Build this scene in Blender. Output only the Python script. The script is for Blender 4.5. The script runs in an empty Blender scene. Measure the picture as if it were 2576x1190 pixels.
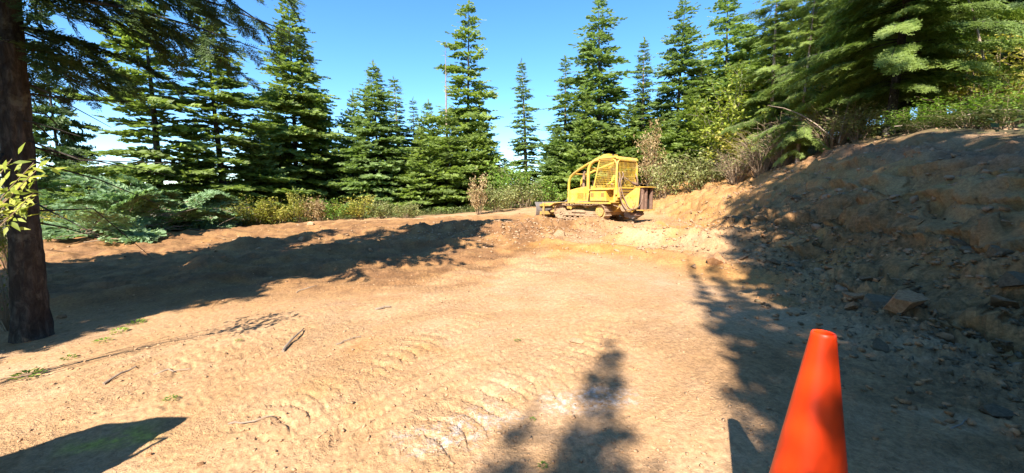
import bpy, bmesh, math, random
import numpy as np
from mathutils import Vector, Matrix, Euler, Quaternion

C = bpy.context.scene.collection
S = bpy.context.scene
random.seed(7)
RNG = np.random.default_rng(7)
R = math.radians

# ------------------------------------------------------------------ camera, sky, sun, exposure
EYE = 1.35
PITCH = R(6.2)
cam_d = bpy.data.cameras.new('camera')
cam_d.sensor_width = 36.0
cam_d.lens = 13.5
cam_d.clip_start = 0.05
cam_d.clip_end = 9000.0
cam = bpy.data.objects.new('camera', cam_d)
cam.location = (0, 0, EYE)
cam.rotation_euler = (R(90) - PITCH, 0, 0)
C.objects.link(cam)
S.camera = cam

SUN_EL = R(41.0)
SUN_AZ = R(19.0)            # shadows run this far right of straight ahead
SD = (math.sin(SUN_AZ), math.cos(SUN_AZ))   # ground direction in which shadows fall
SL = 1.0 / math.tan(SUN_EL)                 # shadow length per metre of height
w = bpy.data.worlds.new('World')
S.world = w
w.use_nodes = True
nt = w.node_tree
nt.nodes.clear()
sky = nt.nodes.new('ShaderNodeTexSky')
sky.sky_type = 'NISHITA'
sky.sun_disc = False
sky.sun_elevation = SUN_EL
sky.sun_rotation = math.pi + SUN_AZ
sky.altitude = 1000.0
sky.air_density = 1.0
sky.dust_density = 0.15
sky.ozone_density = 4.0
bg = nt.nodes.new('ShaderNodeBackground')
bg.inputs['Strength'].default_value = 0.12
out = nt.nodes.new('ShaderNodeOutputWorld')
hsv = nt.nodes.new('ShaderNodeHueSaturation')
hsv.inputs['Saturation'].default_value = 1.2
nt.links.new(sky.outputs[0], hsv.inputs['Color'])
nt.links.new(hsv.outputs[0], bg.inputs[0])
nt.links.new(bg.outputs[0], out.inputs[0])

sun_d = bpy.data.lights.new('sun', 'SUN')
sun_d.energy = 5.0
sun_d.angle = R(0.5)
sun_d.color = (1.0, 0.935, 0.86)
sun = bpy.data.objects.new('sun', sun_d)
ld = Vector((SD[0] * math.cos(SUN_EL), SD[1] * math.cos(SUN_EL), -math.sin(SUN_EL)))
sun.rotation_euler = ld.to_track_quat('-Z', 'Y').to_euler()
sun.location = (-10, -25, 30)
C.objects.link(sun)

S.view_settings.view_transform = 'Standard'
S.view_settings.look = 'None'
S.view_settings.gamma = 1.0
S.view_settings.use_curve_mapping = False
S.view_settings.exposure = 1.55
S.render.engine = 'CYCLES'
S.cycles.max_bounces = 8
S.cycles.diffuse_bounces = 4
S.cycles.glossy_bounces = 2
S.cycles.transmission_bounces = 4
S.cycles.transparent_max_bounces = 8
S.cycles.sample_clamp_indirect = 6.0

# ------------------------------------------------------------------ pixel helpers (photo seen at 2576 x 1190)
CP, SP = math.cos(PITCH), math.sin(PITCH)


def ray(u, v):
    a, b = (u - 1288.0) / 966.0, (595.0 - v) / 966.0
    return a, CP + b * SP, -SP + b * CP


def at(u, v, Y):
    a, y, z = ray(u, v)
    t = Y / y
    return (a * t, Y, EYE + z * t)


def X_at(u, Y):
    return (u - 1288.0) / 966.0 * Y


# ------------------------------------------------------------------ helpers for objects
def tag(o, label=None, cat=None, group=None, kind=None):
    if label: o['label'] = label
    if cat: o['category'] = cat
    if group: o['group'] = group
    if kind: o['kind'] = kind
    return o


def empty(name, loc=(0, 0, 0), rot=(0, 0, 0)):
    o = bpy.data.objects.new(name, None)
    o.empty_display_size = 0.2
    o.location = loc
    o.rotation_euler = rot
    C.objects.link(o)
    return o


def link(name, me, parent=None, loc=None, rot=None, scale=None):
    o = bpy.data.objects.new(name, me)
    C.objects.link(o)
    if parent is not None: o.parent = parent
    if loc is not None: o.location = loc
    if rot is not None: o.rotation_euler = rot
    if scale is not None: o.scale = scale
    return o


def copy_tree(o, parent=None):
    c = o.copy()
    C.objects.link(c)
    c.parent = parent
    for ch in list(o.children):
        copy_tree(ch, c)
    return c


def mesh_np(name, V, F, mats, smooth=False, attrs=None, mat_idx=None):
    """V (n,3) floats; F (m,k) ints with constant k; attrs {name: per-vertex float array}"""
    V = np.asarray(V, dtype=np.float32)
    F = np.asarray(F, dtype=np.int32)
    me = bpy.data.meshes.new(name)
    me.vertices.add(len(V))
    me.vertices.foreach_set('co', V.ravel())
    m, k = F.shape
    me.loops.add(m * k)
    me.loops.foreach_set('vertex_index', F.ravel())
    me.polygons.add(m)
    me.polygons.foreach_set('loop_start', np.arange(0, m * k, k, dtype=np.int32))
    if smooth:
        me.polygons.foreach_set('use_smooth', np.ones(m, dtype=bool))
    if mat_idx is not None:
        me.polygons.foreach_set('material_index', np.asarray(mat_idx, dtype=np.int32))
    for mt in (mats if isinstance(mats, (list, tuple)) else [mats]):
        me.materials.append(mt)
    for n, a in (attrs or {}).items():
        at_ = me.attributes.new(n, 'FLOAT', 'POINT')
        at_.data.foreach_set('value', np.asarray(a, dtype=np.float32))
    me.update(calc_edges=True)
    return me


class MB:
    """collects simple solids and links them as one mesh"""
    def __init__(self):
        self.v, self.f, self.s = [], [], []

    def add(self, vs, fs, smooth=False):
        o = len(self.v)
        self.v += [tuple(p) for p in vs]
        for f in fs:
            self.f.append(tuple(i + o for i in f))
            self.s.append(smooth)
        return self

    def box(self, x0, x1, y0, y1, z0, z1):
        vs = [(x, y, z) for x in (x0, x1) for y in (y0, y1) for z in (z0, z1)]
        fs = [(0, 1, 3, 2), (4, 6, 7, 5), (0, 4, 5, 1), (2, 3, 7, 6), (0, 2, 6, 4), (1, 5, 7, 3)]
        return self.add(vs, fs)

    def prism(self, poly, y0, y1, axis='y'):
        """polygon in (x,z) extruded along y (or (y,z) along x with axis x, (x,y) along z)"""
        n = len(poly)
        def p(a, b, c):
            return (a, c, b) if axis == 'y' else ((c, a, b) if axis == 'x' else (a, b, c))
        vs = [p(a, b, y0) for a, b in poly] + [p(a, b, y1) for a, b in poly]
        fs = [tuple(range(n)), tuple(range(2 * n - 1, n - 1, -1))]
        for i in range(n):
            j = (i + 1) % n
            fs.append((i, i + n, j + n, j))
        return self.add(vs, fs)

    def tube(self, pts, r, n=8, caps=True, smooth=True, flat=None):
        pts = [Vector(p) for p in pts]
        rs = r if isinstance(r, (list, tuple)) else [r] * len(pts)
        rings = []
        prev = None
        for i, p in enumerate(pts):
            t = (pts[min(i + 1, len(pts) - 1)] - pts[max(i - 1, 0)])
            t.normalize()
            if prev is None:
                ref = Vector((0, 0, 1)) if abs(t.z) < 0.9 else Vector((0, 1, 0))
                s = t.cross(ref).normalized()
            else:
                s = (prev - t * prev.dot(t)).normalized()
            prev = s
            q = t.cross(s)
            ring = []
            for k in range(n):
                a = 2 * math.pi * (k + 0.5) / n
                ring.append(p + s * math.cos(a) * rs[i] + q * math.sin(a) * rs[i] * (flat or 1.0))
            rings.append(ring)
        vs = [v for ring in rings for v in ring]
        fs = []
        for i in range(len(pts) - 1):
            for k in range(n):
                a, b = i * n + k, i * n + (k + 1) % n
                fs.append((a, b, b + n, a + n))
        if caps:
            fs.append(tuple(range(n - 1, -1, -1)))
            fs.append(tuple(range((len(pts) - 1) * n, len(pts) * n)))
        return self.add(vs, fs, smooth)

    def cyl(self, c, r, h, axis='y', n=24, r2=None):
        c = Vector(c)
        d = {'x': Vector((1, 0, 0)), 'y': Vector((0, 1, 0)), 'z': Vector((0, 0, 1))}[axis]
        return self.tube([c - d * h / 2, c + d * h / 2], [r, r if r2 is None else r2], n, True, n > 10)

    def lathe(self, prof, n=32):
        vs, fs = [], []
        for r, z in prof:
            for k in range(n):
                a = 2 * math.pi * k / n
                vs.append((r * math.cos(a), r * math.sin(a), z))
        for i in range(len(prof) - 1):
            for k in range(n):
                a, b = i * n + k, i * n + (k + 1) % n
                fs.append((a, b, b + n, a + n))
        return self.add(vs, fs, True)

    def mesh(self, name, mat, auto=True):
        me = bpy.data.meshes.new(name)
        me.from_pydata(self.v, [], self.f)
        me.polygons.foreach_set('use_smooth', np.array(self.s, dtype=bool))
        me.materials.append(mat)
        bm = bmesh.new()
        bm.from_mesh(me)
        bmesh.ops.recalc_face_normals(bm, faces=bm.faces)
        for e in bm.edges:
            if len(e.link_faces) == 2 and e.calc_face_angle(0) > 0.7:
                e.smooth = False
        bm.to_mesh(me)
        bm.free()
        return me

    def build(self, name, mat, parent=None, bevel=None):
        o = link(name, self.mesh(name, mat), parent)
        if bevel:
            m = o.modifiers.new('bevel', 'BEVEL')
            m.width = bevel
            m.segments = 2
            m.limit_method = 'ANGLE'
            m.angle_limit = R(40)
        return o


# ------------------------------------------------------------------ noise
def gnoise(x, y, seed=0):
    x = np.asarray(x, dtype=np.float64)
    y = np.asarray(y, dtype=np.float64)
    xi, yi = np.floor(x).astype(np.int64), np.floor(y).astype(np.int64)
    fx, fy = x - xi, y - yi

    def g(ix, iy, dx, dy):
        h = (ix * 374761393 + iy * 668265263 + seed * 1274126177) & 0xFFFFFFFF
        h = ((h ^ (h >> 13)) * 1274126177) & 0xFFFFFFFF
        h = h ^ (h >> 16)
        a = (h & 0xFFFF) * (2 * math.pi / 65536.0)
        return np.cos(a) * dx + np.sin(a) * dy
    u = fx * fx * fx * (fx * (fx * 6 - 15) + 10)
    v = fy * fy * fy * (fy * (fy * 6 - 15) + 10)
    n00, n10 = g(xi, yi, fx, fy), g(xi + 1, yi, fx - 1, fy)
    n01, n11 = g(xi, yi + 1, fx, fy - 1), g(xi + 1, yi + 1, fx - 1, fy - 1)
    return 1.5 * ((n00 * (1 - u) + n10 * u) * (1 - v) + (n01 * (1 - u) + n11 * u) * v)


def fbm(x, y, o=4, seed=0, gain=0.5):
    s, a = 0.0, 1.0
    for i in range(o):
        s = s + a * gnoise(x * 2.03 ** i + 13.7 * i, y * 2.03 ** i - 7.1 * i, seed + i)
        a *= gain
    return s


def sstep(a, b, x):
    t = np.clip((x - a) / (b - a), 0, 1)
    return t * t * (3 - 2 * t)


# ------------------------------------------------------------------ terrain
CTRL = np.array([
    (0, 0, 0), (0, 1.5, 0), (-2, 1.5, 0), (2.2, 1.5, .02), (0, -3, 0), (-6, -3, -.1), (5, -3, .5), (0, -12, .2), (-12, -8, -.5), (10, -10, 1.5),
    (0, 3.5, 0), (0, 6, -.02), (-2, 6, -.03), (1.5, 6, .02), (-.5, 9, 0), (2.3, 4.2, 0), (-2.5, 3, -.02),
    (-5.2, 4.0, -.2), (-4.87, 3.5, -.15), (-11.6, 9.6, -.35), (-16.6, 13.7, -.35), (-14, 17.2, -.25), (-9.8, 21.5, -.05), (-4.3, 22.3, .1), (1.35, 25, .58),
    (-6, 9, -.15), (-3, 12, 0), (-8, 14, -.2),
    (3.4, 16.6, .18), (1, 18.5, .2), (5, 18, .25), (.1, 9.1, .02), (2.6, 15.0, .2), (3.4, 10.6, .10), (3.9, 8.0, .1),
    (3.7, 2.7, 0), (4.2, 4.25, .02), (4.7, 6.1, .05), (5.4, 10, .15), (6.3, 14, .25), (6.9, 17.8, .35), (6.5, 21, .5),
    (8.7, 6.7, 2.2), (9.5, 9.7, 2.7), (10.5, 12.2, 2.9), (11.8, 16.3, 2.84), (12, 19.3, 2.7), (11.7, 22, 2.7), (10.7, 25, 2.35), (9.3, 27, 1.9),
    (8.3, 4, 1.85), (8, 1, 1.7), (7.5, -3, 1.6),
    (6.2, 4.5, .95), (6.9, 8, 1.3), (8, 11.5, 1.5), (9.2, 16.3, 1.6), (9.3, 20, 1.6), (8.5, 23.5, 1.3),
    (14, 8, 2.25), (14, 13, 3.5), (17, 18, 4.3), (16, 24, 3.0), (15, 30, 2.8), (25, 15, 5.2), (25, 30, 6), (12, 34, 2),
    (1.35, 30, .4), (-5, 28, -.1), (-10, 27, -.4), (-16, 22, -.8), (-20, 16, -.9), (5, 30, .9), (0, 40, -.5), (-12, 36, -2), (-25, 28, -3), (-30, 14, -3),
    (10, 42, 1.5), (30, 42, 4), (-22, 5, -1.2), (-14, 0, -.6), (-35, -5, -3), (0, -25, 1), (20, -15, 2), (-20, -25, -1), (30, 0, 3), (7, 27, 1.0), (5, 23, .65),
], dtype=np.float64)


def _tps_fit(P):
    n = len(P)
    d2 = ((P[:, None, :2] - P[None, :, :2]) ** 2).sum(-1)
    K = 0.5 * d2 * np.log(d2 + 1e-12)
    K += np.eye(n) * 0.05
    A = np.zeros((n + 3, n + 3))
    A[:n, :n] = K
    A[:n, n] = 1
    A[:n, n + 1:] = P[:, :2]
    A[n, :n] = 1
    A[n + 1:, :n] = P[:, :2].T
    return np.linalg.solve(A, np.concatenate([P[:, 2], np.zeros(3)]))


TPS = _tps_fit(CTRL)


def tps(x, y):
    z = TPS[-3] + TPS[-2] * x + TPS[-1] * y
    for i, (px, py, _) in enumerate(CTRL):
        d2 = (x - px) ** 2 + (y - py) ** 2
        z = z + TPS[i] * 0.5 * d2 * np.log(d2 + 1e-12)
    return z


TOE = np.array([(3.5, -6), (3.6, 0), (3.7, 2.7), (4.15, 4.25), (4.7, 6.1), (5.4, 10), (6.3, 14), (6.9, 17.8), (6.5, 21), (5.5, 26), (3, 30)])
TOP = np.array([(7.3, -6), (7.8, 0), (8.3, 4), (8.7, 6.7), (9.5, 9.7), (10.5, 12.2), (11.8, 16.3), (12, 19.3), (11.7, 22), (10.7, 25), (9.3, 27), (5, 31)])


def toe_x(y):
    return np.interp(y, TOE[:, 1], TOE[:, 0])


def top_x(y):
    return np.interp(y, TOP[:, 1], TOP[:, 0])


EDGE = np.array([(-30, 8), (-17.5, 13.9), (-14, 17.9), (-9.8, 22.2), (-4.3, 23.2), (1.5, 26), (6, 27.5), (9.5, 27.6), (40, 27.6)])


def poly_dist(x, y, pts):
    """distance to a polyline and arclength along it"""
    best = np.full(x.shape, 1e9)
    arc = np.zeros(x.shape)
    side = np.zeros(x.shape)
    s0 = 0.0
    for (ax, ay), (bx, by) in zip(pts[:-1], pts[1:]):
        L = math.hypot(bx - ax, by - ay)
        tx, ty = (bx - ax) / L, (by - ay) / L
        t = np.clip((x - ax) * tx + (y - ay) * ty, 0, L)
        dx, dy = x - ax - t * tx, y - ay - t * ty
        d = np.hypot(dx, dy)
        m = d < best
        best = np.where(m, d, best)
        arc = np.where(m, s0 + t, arc)
        side = np.where(m, dx * -ty + dy * tx, side)
        s0 += L
    return best, arc, side, s0


def gpt(u, v, z=0.0):
    a, yy, zz = ray(u, v)
    t = (z - EYE) / zz
    return (a * t, yy * t)


def smooth_path(pts, n=6):
    """Catmull-Rom through points"""
    P = [pts[0]] + list(pts) + [pts[-1]]
    o = []
    for i in range(1, len(P) - 2):
        p0, p1, p2, p3 = [np.array(q) for q in P[i - 1:i + 3]]
        for k in range(n):
            t = k / n
            o.append(tuple(0.5 * ((2 * p1) + (-p0 + p2) * t + (2 * p0 - 5 * p1 + 4 * p2 - p3) * t * t + (-p0 + 3 * p1 - 3 * p2 + p3) * t ** 3)))
    o.append(tuple(pts[-1]))
    return o


TREADS = [  # crawler prints left in the soft soil: path in the photo, width, depth
    ([(560, 1130), (760, 1010), (930, 920), (1080, 850), (1230, 775)], 0.46, 0.023),
    ([(980, 1180), (1130, 1080), (1290, 965), (1460, 890), (1540, 800)], 0.46, 0.026),
    ([(880, 985), (985, 900), (1100, 830)], 0.40, 0.023),
    ([(1300, 1010), (1440, 935), (1530, 850), (1590, 780)], 0.42, 0.022),
    ([(1560, 900), (1420, 770), (1290, 695), (1200, 660)], 0.46, 0.012),
    ([(1700, 860), (1560, 740), (1440, 680), (1340, 650)], 0.46, 0.012),
    ([(180, 1010), (420, 900), (640, 820), (860, 760)], 0.44, 0.012),
    ([(60, 1100), (330, 960), (600, 880), (820, 800)], 0.44, 0.012),
]
TREADS = [(smooth_path([gpt(*q) for q in p]), wd, dp) for p, wd, dp in TREADS]
RUTS = [  # long scrape lines of the blade
    [(700, 1190), (830, 1060), (1000, 960), (1180, 880)],
    [(300, 1060), (520, 940), (720, 870), (900, 820)],
    [(150, 1000), (400, 880), (620, 800)],
    [(520, 1190), (640, 1090), (800, 990), (950, 930)],
]
RUTS = [smooth_path([gpt(*q) for q in p]) for p in RUTS]
BERMS = [  # heaped soil rows: path (x, y), half width, height
    ([(-15.5, 12.6), (-12.5, 14.6), (-9, 17), (-5, 18.5), (-1, 19.5), (1.2, 19.5)], 1.3, 0.10),
    ([(-7.8, 11.2), (-5.5, 12.6), (-2.8, 13.5), (-.4, 13.6)], 1.0, 0.26),
    ([(-6.5, 8.2), (-4.2, 9.6), (-1.8, 10.4)], .8, 0.16),
    ([(-6.6, 5.6), (-4.8, 6.9), (-2.6, 8.0)], .6, 0.12),
    ([(-.5, 12.2), (1.2, 13.6), (3.2, 14.3), (5.2, 14.0)], 1.15, 0.31),
    ([(1.0, 9.6), (2.6, 8.7), (3.7, 7.2), (4.3, 6.0)], .5, 0.13),
    ([(3.2, 10.2), (4.3, 9.6), (4.7, 8.6)], .9, 0.42),
]


def zones(x, y):
    """soft masks that describe where each kind of ground lies"""
    tx, px = toe_x(y), top_x(y)
    bank = sstep(-0.1, 0.5, (x - tx)) * (1 - sstep(-0.3, 0.6, x - px)) * (1 - sstep(27, 31, y))
    upper = sstep(-0.4, .9, x - px)
    edge_y = np.interp(x, EDGE[:, 0], EDGE[:, 1])
    woods = np.clip(sstep(-.2, 1.0, y - edge_y) + upper, 0, 1)
    leftwood = sstep(0.2, 1.6, (-4.6 - 0.9 * (y - 3.0)) - x) * (1 - sstep(6, 9, y))
    woods = np.clip(woods + leftwood * .8 + sstep(3, 6, -y) * .5, 0, 1)
    return bank, woods


def height(x, y, detail=True):
    x = np.asarray(x, dtype=np.float64)
    y = np.asarray(y, dtype=np.float64)
    shp = x.shape
    x = x.ravel(); y = y.ravel()
    r = np.hypot(x, y)
    k = np.where(r > 48, 48 / np.maximum(r, 1e-6), 1.0)
    z = tps(x * k, y * k)
    zf = np.where(x * .6 - y * .25 > 0, 0.05, -0.16) * np.clip(r - 48, 0, 300)
    zf = np.maximum(zf, -42)
    az = np.arctan2(x, y)
    zf = np.clip(r - 48, 0, 280) * (-0.16 + 0.24 * sstep(0.35, 1.1, az) * (1 - sstep(2.4, 3.1, az)))
    z = z + zf
    bank, woods = zones(x, y)
    open_ = (1 - woods)
    near = 1 - sstep(40, 60, r)
    # rows of pushed soil
    for pts, wd, ht in BERMS:
        d, s, _, L = poly_dist(x, y, pts)
        wob = 1 + .45 * gnoise(x * .9, y * .9, 31) + .2 * gnoise(x * 2.3, y * 2.3, 32)
        f = np.exp(-(d / (wd * .62)) ** 2) * wob
        z = z + ht * f
    # trampled lumps over the middle left
    soft = sstep(4.5, 8, y) * (1 - sstep(20, 23, y)) * (1 - sstep(-.5, 3.2, x + .25 * (9 - y))) * open_ * (1 - bank)
    z = z + soft * (.10 * fbm(x * .9 + .4 * y, y * 1.5, 3, 5) + .045 * np.abs(gnoise(x * 2.1, y * 3.1, 8)))
    # cut bank: broken ledges
    led = fbm(x * .8, y * .8, 3, 21)
    z = z + bank * (.16 * led + .10 * fbm(x * 2.2 + y * .6, y * 1.9, 3, 23) - .16 * np.maximum(0, .22 - np.abs(gnoise(x * 1.3, y * .75, 24))) / .22)
    st = (z * 4.2 + 1.2 * fbm(x * .5, y * .5, 2, 29))
    fr = st - np.floor(st)
    z = z + bank * .15 * (sstep(.55, .95, fr) - fr) * np.clip(0.6 + gnoise(x * .7, y * .7, 40), 0, 1)
    z = z + woods * near * .10 * fbm(x * .7, y * .7, 3, 51)
    if not detail:
        return z.reshape(shp)
    flat = open_ * (1 - bank) * (1 - sstep(14, 22, r))
    # crawler prints
    for pts, wd, dp in TREADS:
        d, s, sd, L = poly_dist(x, y, pts)
        sel = np.exp(-(d / (wd * .5)) ** 6) * sstep(0, .3, s) * (1 - sstep(L - .3, L, s))
        ph = (s + .35 * (sd / wd) ** 2 + .05 * gnoise(x * 3, y * 3, 60)) / .145
        saw = ph - np.floor(ph)
        prof = np.where(saw < .24, -1.1 + saw / .24 * .3, .18 * (1 - (saw - .24) / .76))
        pat = .45 + .55 * sstep(-.35, .45, gnoise(x * 1.1 + 5, y * 1.1, 61))
        z = z + .58 * dp * sel * prof * pat
        rim = np.exp(-((d - wd * .55) / .06) ** 2) * sstep(0, .3, s) * (1 - sstep(L - .3, L, s))
        z = z + rim * dp * .15 * (0.6 + gnoise(x * 5, y * 5, 62))
    for pts in RUTS:
        d, s, sd, L = poly_dist(x, y, pts)
        sel = np.exp(-(d / .55) ** 4) * sstep(0, .6, s) * (1 - sstep(L - .6, L, s))
        z = z + sel * .02 * np.sin(sd * 34 + 2.2 * gnoise(s * .9, sd * 1.5, 66) * 3) * (0.55 + gnoise(x * 1.4, y * 1.4, 67))
    # crumbs and clods at several sizes
    loose = np.clip(.45 + .8 * fbm(x * .55, y * .55, 3, 70), 0.1, 1.2)
    clod = np.maximum(0, gnoise(x * 9, y * 9, 71) - .15) * .022
    clod2 = np.maximum(0, gnoise(x * 23, y * 23, 72) - .1) * .020
    fine = gnoise(x * 41, y * 41, 73) * .005
    al, ac = x * .74 + y * .67, -x * .67 + y * .74
    scr = fbm(al * .7, ac * 8, 3, 131) * .007 + .004 * fbm(al * 1.6, ac * 22, 2, 133)
    z = z + flat * near * scr * sstep(-.4, .6, fbm(x * .4, y * .4, 2, 135) + .25)
    amp = near * (flat * loose * .5 + soft * 1.1 + bank * 1.8 + .2)
    z = z + amp * (clod * sstep(.3, .9, loose) + clod2 + fine)
    mound = np.exp(-(((x - 2.6) / 2.6) ** 2 + ((y - 13) / 1.7) ** 2)) + np.exp(-(((x + .2) / 2.0) ** 2 + ((y - 11.8) / 1.3) ** 2)) + .8 * np.exp(-(((x - 4.1) / 1.3) ** 2 + ((y - 8.6) / 1.6) ** 2))
    z = z + np.clip(mound, 0, 1.2) * (.10 * np.maximum(0, gnoise(x * 4.2, y * 4.2, 74)) + .06 * np.maximum(0, gnoise(x * 8.5, y * 8.5, 75)) + .03 * gnoise(x * 15, y * 15, 76))
    rub = bank * sstep(.1, .6, 1 - sstep(0, 3.2, x - toe_x(y)) + 0) + np.exp(-((x - toe_x(y) + .2) / .8) ** 2) * (1 - sstep(11, 15, y))
    ang = np.abs(gnoise(x * 5.5 + y * 1.2, y * 7.5, 80))
    z = z + np.clip(rub, 0, 1.2) * near * (.09 * (np.floor(ang * 5) / 5) + .035 * np.abs(gnoise(x * 14, y * 17, 81)))
    gully = np.abs(gnoise((y + .5 * x) * .9, (x - y * .2) * .25, 82))
    z = z - bank * .10 * (1 - sstep(0, .25, gully))
    return z.reshape(shp)


def ground_z(x, y):
    return float(height(np.array([x]), np.array([y]))[0])


# ------------------------------------------------------------------ materials
def new_mat(name):
    m = bpy.data.materials.new(name)
    m.use_nodes = True
    n = m.node_tree
    n.nodes.clear()
    o = n.nodes.new('ShaderNodeOutputMaterial')
    return m, n, o


def N(n, typ, **kw):
    nd = n.nodes.new(typ)
    for k, v in kw.items():
        if hasattr(nd, k):
            setattr(nd, k, v)
        else:
            nd.inputs[k.replace('_', ' ')].default_value = v
    return nd


def noise(n, vec, scale, detail=4.0, rough=.55, dist=0.0):
    t = n.nodes.new('ShaderNodeTexNoise')
    t.inputs['Scale'].default_value = scale
    t.inputs['Detail'].default_value = detail
    t.inputs['Roughness'].default_value = rough
    t.inputs['Distortion'].default_value = dist
    if vec is not None: n.links.new(vec, t.inputs['Vector'])
    return t.outputs['Fac']


def ramp(n, fac, stops):
    r = n.nodes.new('ShaderNodeValToRGB')
    el = r.color_ramp.elements
    el[0].position, el[0].color = stops[0][0], (*stops[0][1], 1)
    el[1].position, el[1].color = stops[-1][0], (*stops[-1][1], 1)
    for p, c in stops[1:-1]:
        e = el.new(p)
        e.color = (*c, 1)
    n.links.new(fac, r.inputs[0])
    return r.outputs[0]


def mixc(n, fac, a, b, mode='MIX'):
    m = n.nodes.new('ShaderNodeMix')
    m.data_type = 'RGBA'
    m.blend_type = mode
    for sock, val in ((m.inputs[0], fac), (m.inputs[6], a), (m.inputs[7], b)):
        if hasattr(val, 'is_output'):
            n.links.new(val, sock)
        elif isinstance(val, (int, float)):
            sock.default_value = val
        else:
            sock.default_value = (*val, 1)
    return m.outputs[2]


def maprange(n, v, a, b, c=0.0, d=1.0):
    m = n.nodes.new('ShaderNodeMapRange')
    m.inputs[1].default_value, m.inputs[2].default_value = a, b
    m.inputs[3].default_value, m.inputs[4].default_value = c, d
    n.links.new(v, m.inputs[0])
    return m.outputs[0]


def math_(n, op, a, b):
    m = n.nodes.new('ShaderNodeMath')
    m.operation = op
    for s, v in ((m.inputs[0], a), (m.inputs[1], b)):
        if hasattr(v, 'is_output'): n.links.new(v, s)
        else: s.default_value = v
    return m.outputs[0]


def attr(n, name):
    a = n.nodes.new('ShaderNodeAttribute')
    a.attribute_name = name
    return a.outputs['Fac']


def principled(n, o, col, rough=.8, spec=.3, bump=None, bump_d=.01, bump_s=.5, metal=0.0):
    p = n.nodes.new('ShaderNodeBsdfPrincipled')
    if hasattr(col, 'is_output'): n.links.new(col, p.inputs['Base Color'])
    else: p.inputs['Base Color'].default_value = (*col, 1)
    if hasattr(rough, 'is_output'): n.links.new(rough, p.inputs['Roughness'])
    else: p.inputs['Roughness'].default_value = rough
    p.inputs['Specular IOR Level'].default_value = spec
    p.inputs['Metallic'].default_value = metal
    if bump is not None:
        b = n.nodes.new('ShaderNodeBump')
        b.inputs['Strength'].default_value = bump_s
        b.inputs['Distance'].default_value = bump_d
        n.links.new(bump, b.inputs['Height'])
        n.links.new(b.outputs[0], p.inputs['Normal'])
    n.links.new(p.outputs[0], o.inputs[0])
    return p


def coords(n, kind='Object'):
    return n.nodes.new('ShaderNodeTexCoord').outputs[kind]


def mat_soil():
    m, n, o = new_mat('soil')
    g = n.nodes.new('ShaderNodeNewGeometry').outputs['Position']
    big = noise(n, g, .55, 5, .6, .4)
    med = noise(n, g, 3.2, 5, .65)
    fine = noise(n, g, 26, 4, .7)
    grit = noise(n, g, 95, 2, .6)
    tan = ramp(n, big, [(.3, (.37, .21, .098)), (.5, (.455, .276, .142)), (.7, (.49, .318, .185))])
    tan = mixc(n, maprange(n, med, .35, .7, 0, .8), tan, (.40, .23, .10))
    orange = ramp(n, med, [(.3, (.30, .135, .036)), (.55, (.40, .205, .06)), (.75, (.455, .275, .105))])
    c = mixc(n, attr(n, 'orange'), tan, orange)
    damp_shade = ramp(n, med, [(.3, (.13, .062, .026)), (.6, (.22, .112, .05)), (.8, (.30, .168, .08))])
    c = mixc(n, attr(n, 'damp_shade'), c, damp_shade)
    rub = ramp(n, noise(n, g, 6, 6, .7, .6), [(.3, (.10, .052, .020)), (.45, (.20, .11, .045)), (.58, (.32, .17, .068)), (.75, (.43, .24, .095))])
    c = mixc(n, attr(n, 'rubble'), c, rub)
    top = ramp(n, noise(n, g, 4, 6, .7), [(.3, (.17, .088, .044)), (.55, (.30, .165, .085)), (.75, (.39, .23, .125))])
    c = mixc(n, attr(n, 'topsoil'), c, top)
    duff = ramp(n, noise(n, g, 5, 6, .7), [(.3, (.05, .04, .022)), (.5, (.10, .08, .04)), (.62, (.12, .12, .045)), (.75, (.20, .16, .09))])
    c = mixc(n, attr(n, 'duff'), c, duff)
    c = mixc(n, math_(n, 'MULTIPLY', attr(n, 'lime'), maprange(n, noise(n, g, 17, 6, .8), .46, .68)), c, (.52, .49, .45))
    c = mixc(n, math_(n, 'MULTIPLY', attr(n, 'yellowmark'), maprange(n, noise(n, g, 9, 5, .7), .38, .62)), c, (.50, .45, .08))
    sp = maprange(n, fine, .3, .72, .62, 1.24)
    c = mixc(n, 1.0, c, sp, 'MULTIPLY')
    sp2 = maprange(n, grit, .3, .7, .86, 1.12)
    c = mixc(n, 1.0, c, sp2, 'MULTIPLY')
    h = math_(n, 'ADD', fine, math_(n, 'MULTIPLY', grit, .4))
    p = principled(n, o, c, .92, .15, h, .035, .7)
    bnode = p.inputs['Normal'].links[0].from_node
    n.links.new(maprange(n, noise(n, g, .9, 4, .6, .5), .35, .62, .15, .85), bnode.inputs['Strength'])
    return m


def mat_foliage(name, dark, mid, light, trans=.25, rough=.55):
    m, n, o = new_mat(name)
    t = attr(n, 'tint')
    oi = n.nodes.new('ShaderNodeObjectInfo').outputs['Random']
    k = math_(n, 'ADD', math_(n, 'MULTIPLY', t, .75), math_(n, 'MULTIPLY', oi, .25))
    c = ramp(n, k, [(.08, dark), (.5, mid), (.95, light)])
    p = n.nodes.new('ShaderNodeBsdfPrincipled')
    n.links.new(c, p.inputs['Base Color'])
    p.inputs['Roughness'].default_value = rough
    p.inputs['Specular IOR Level'].default_value = .35
    tr = n.nodes.new('ShaderNodeBsdfTranslucent')
    n.links.new(mixc(n, 1.0, c, (1.0, 1.05, .55), 'MULTIPLY'), tr.inputs[0])
    mx = n.nodes.new('ShaderNodeMixShader')
    mx.inputs[0].default_value = trans
    n.links.new(p.outputs[0], mx.inputs[1])
    n.links.new(tr.outputs[0], mx.inputs[2])
    n.links.new(mx.outputs[0], o.inputs[0])
    return m


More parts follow.
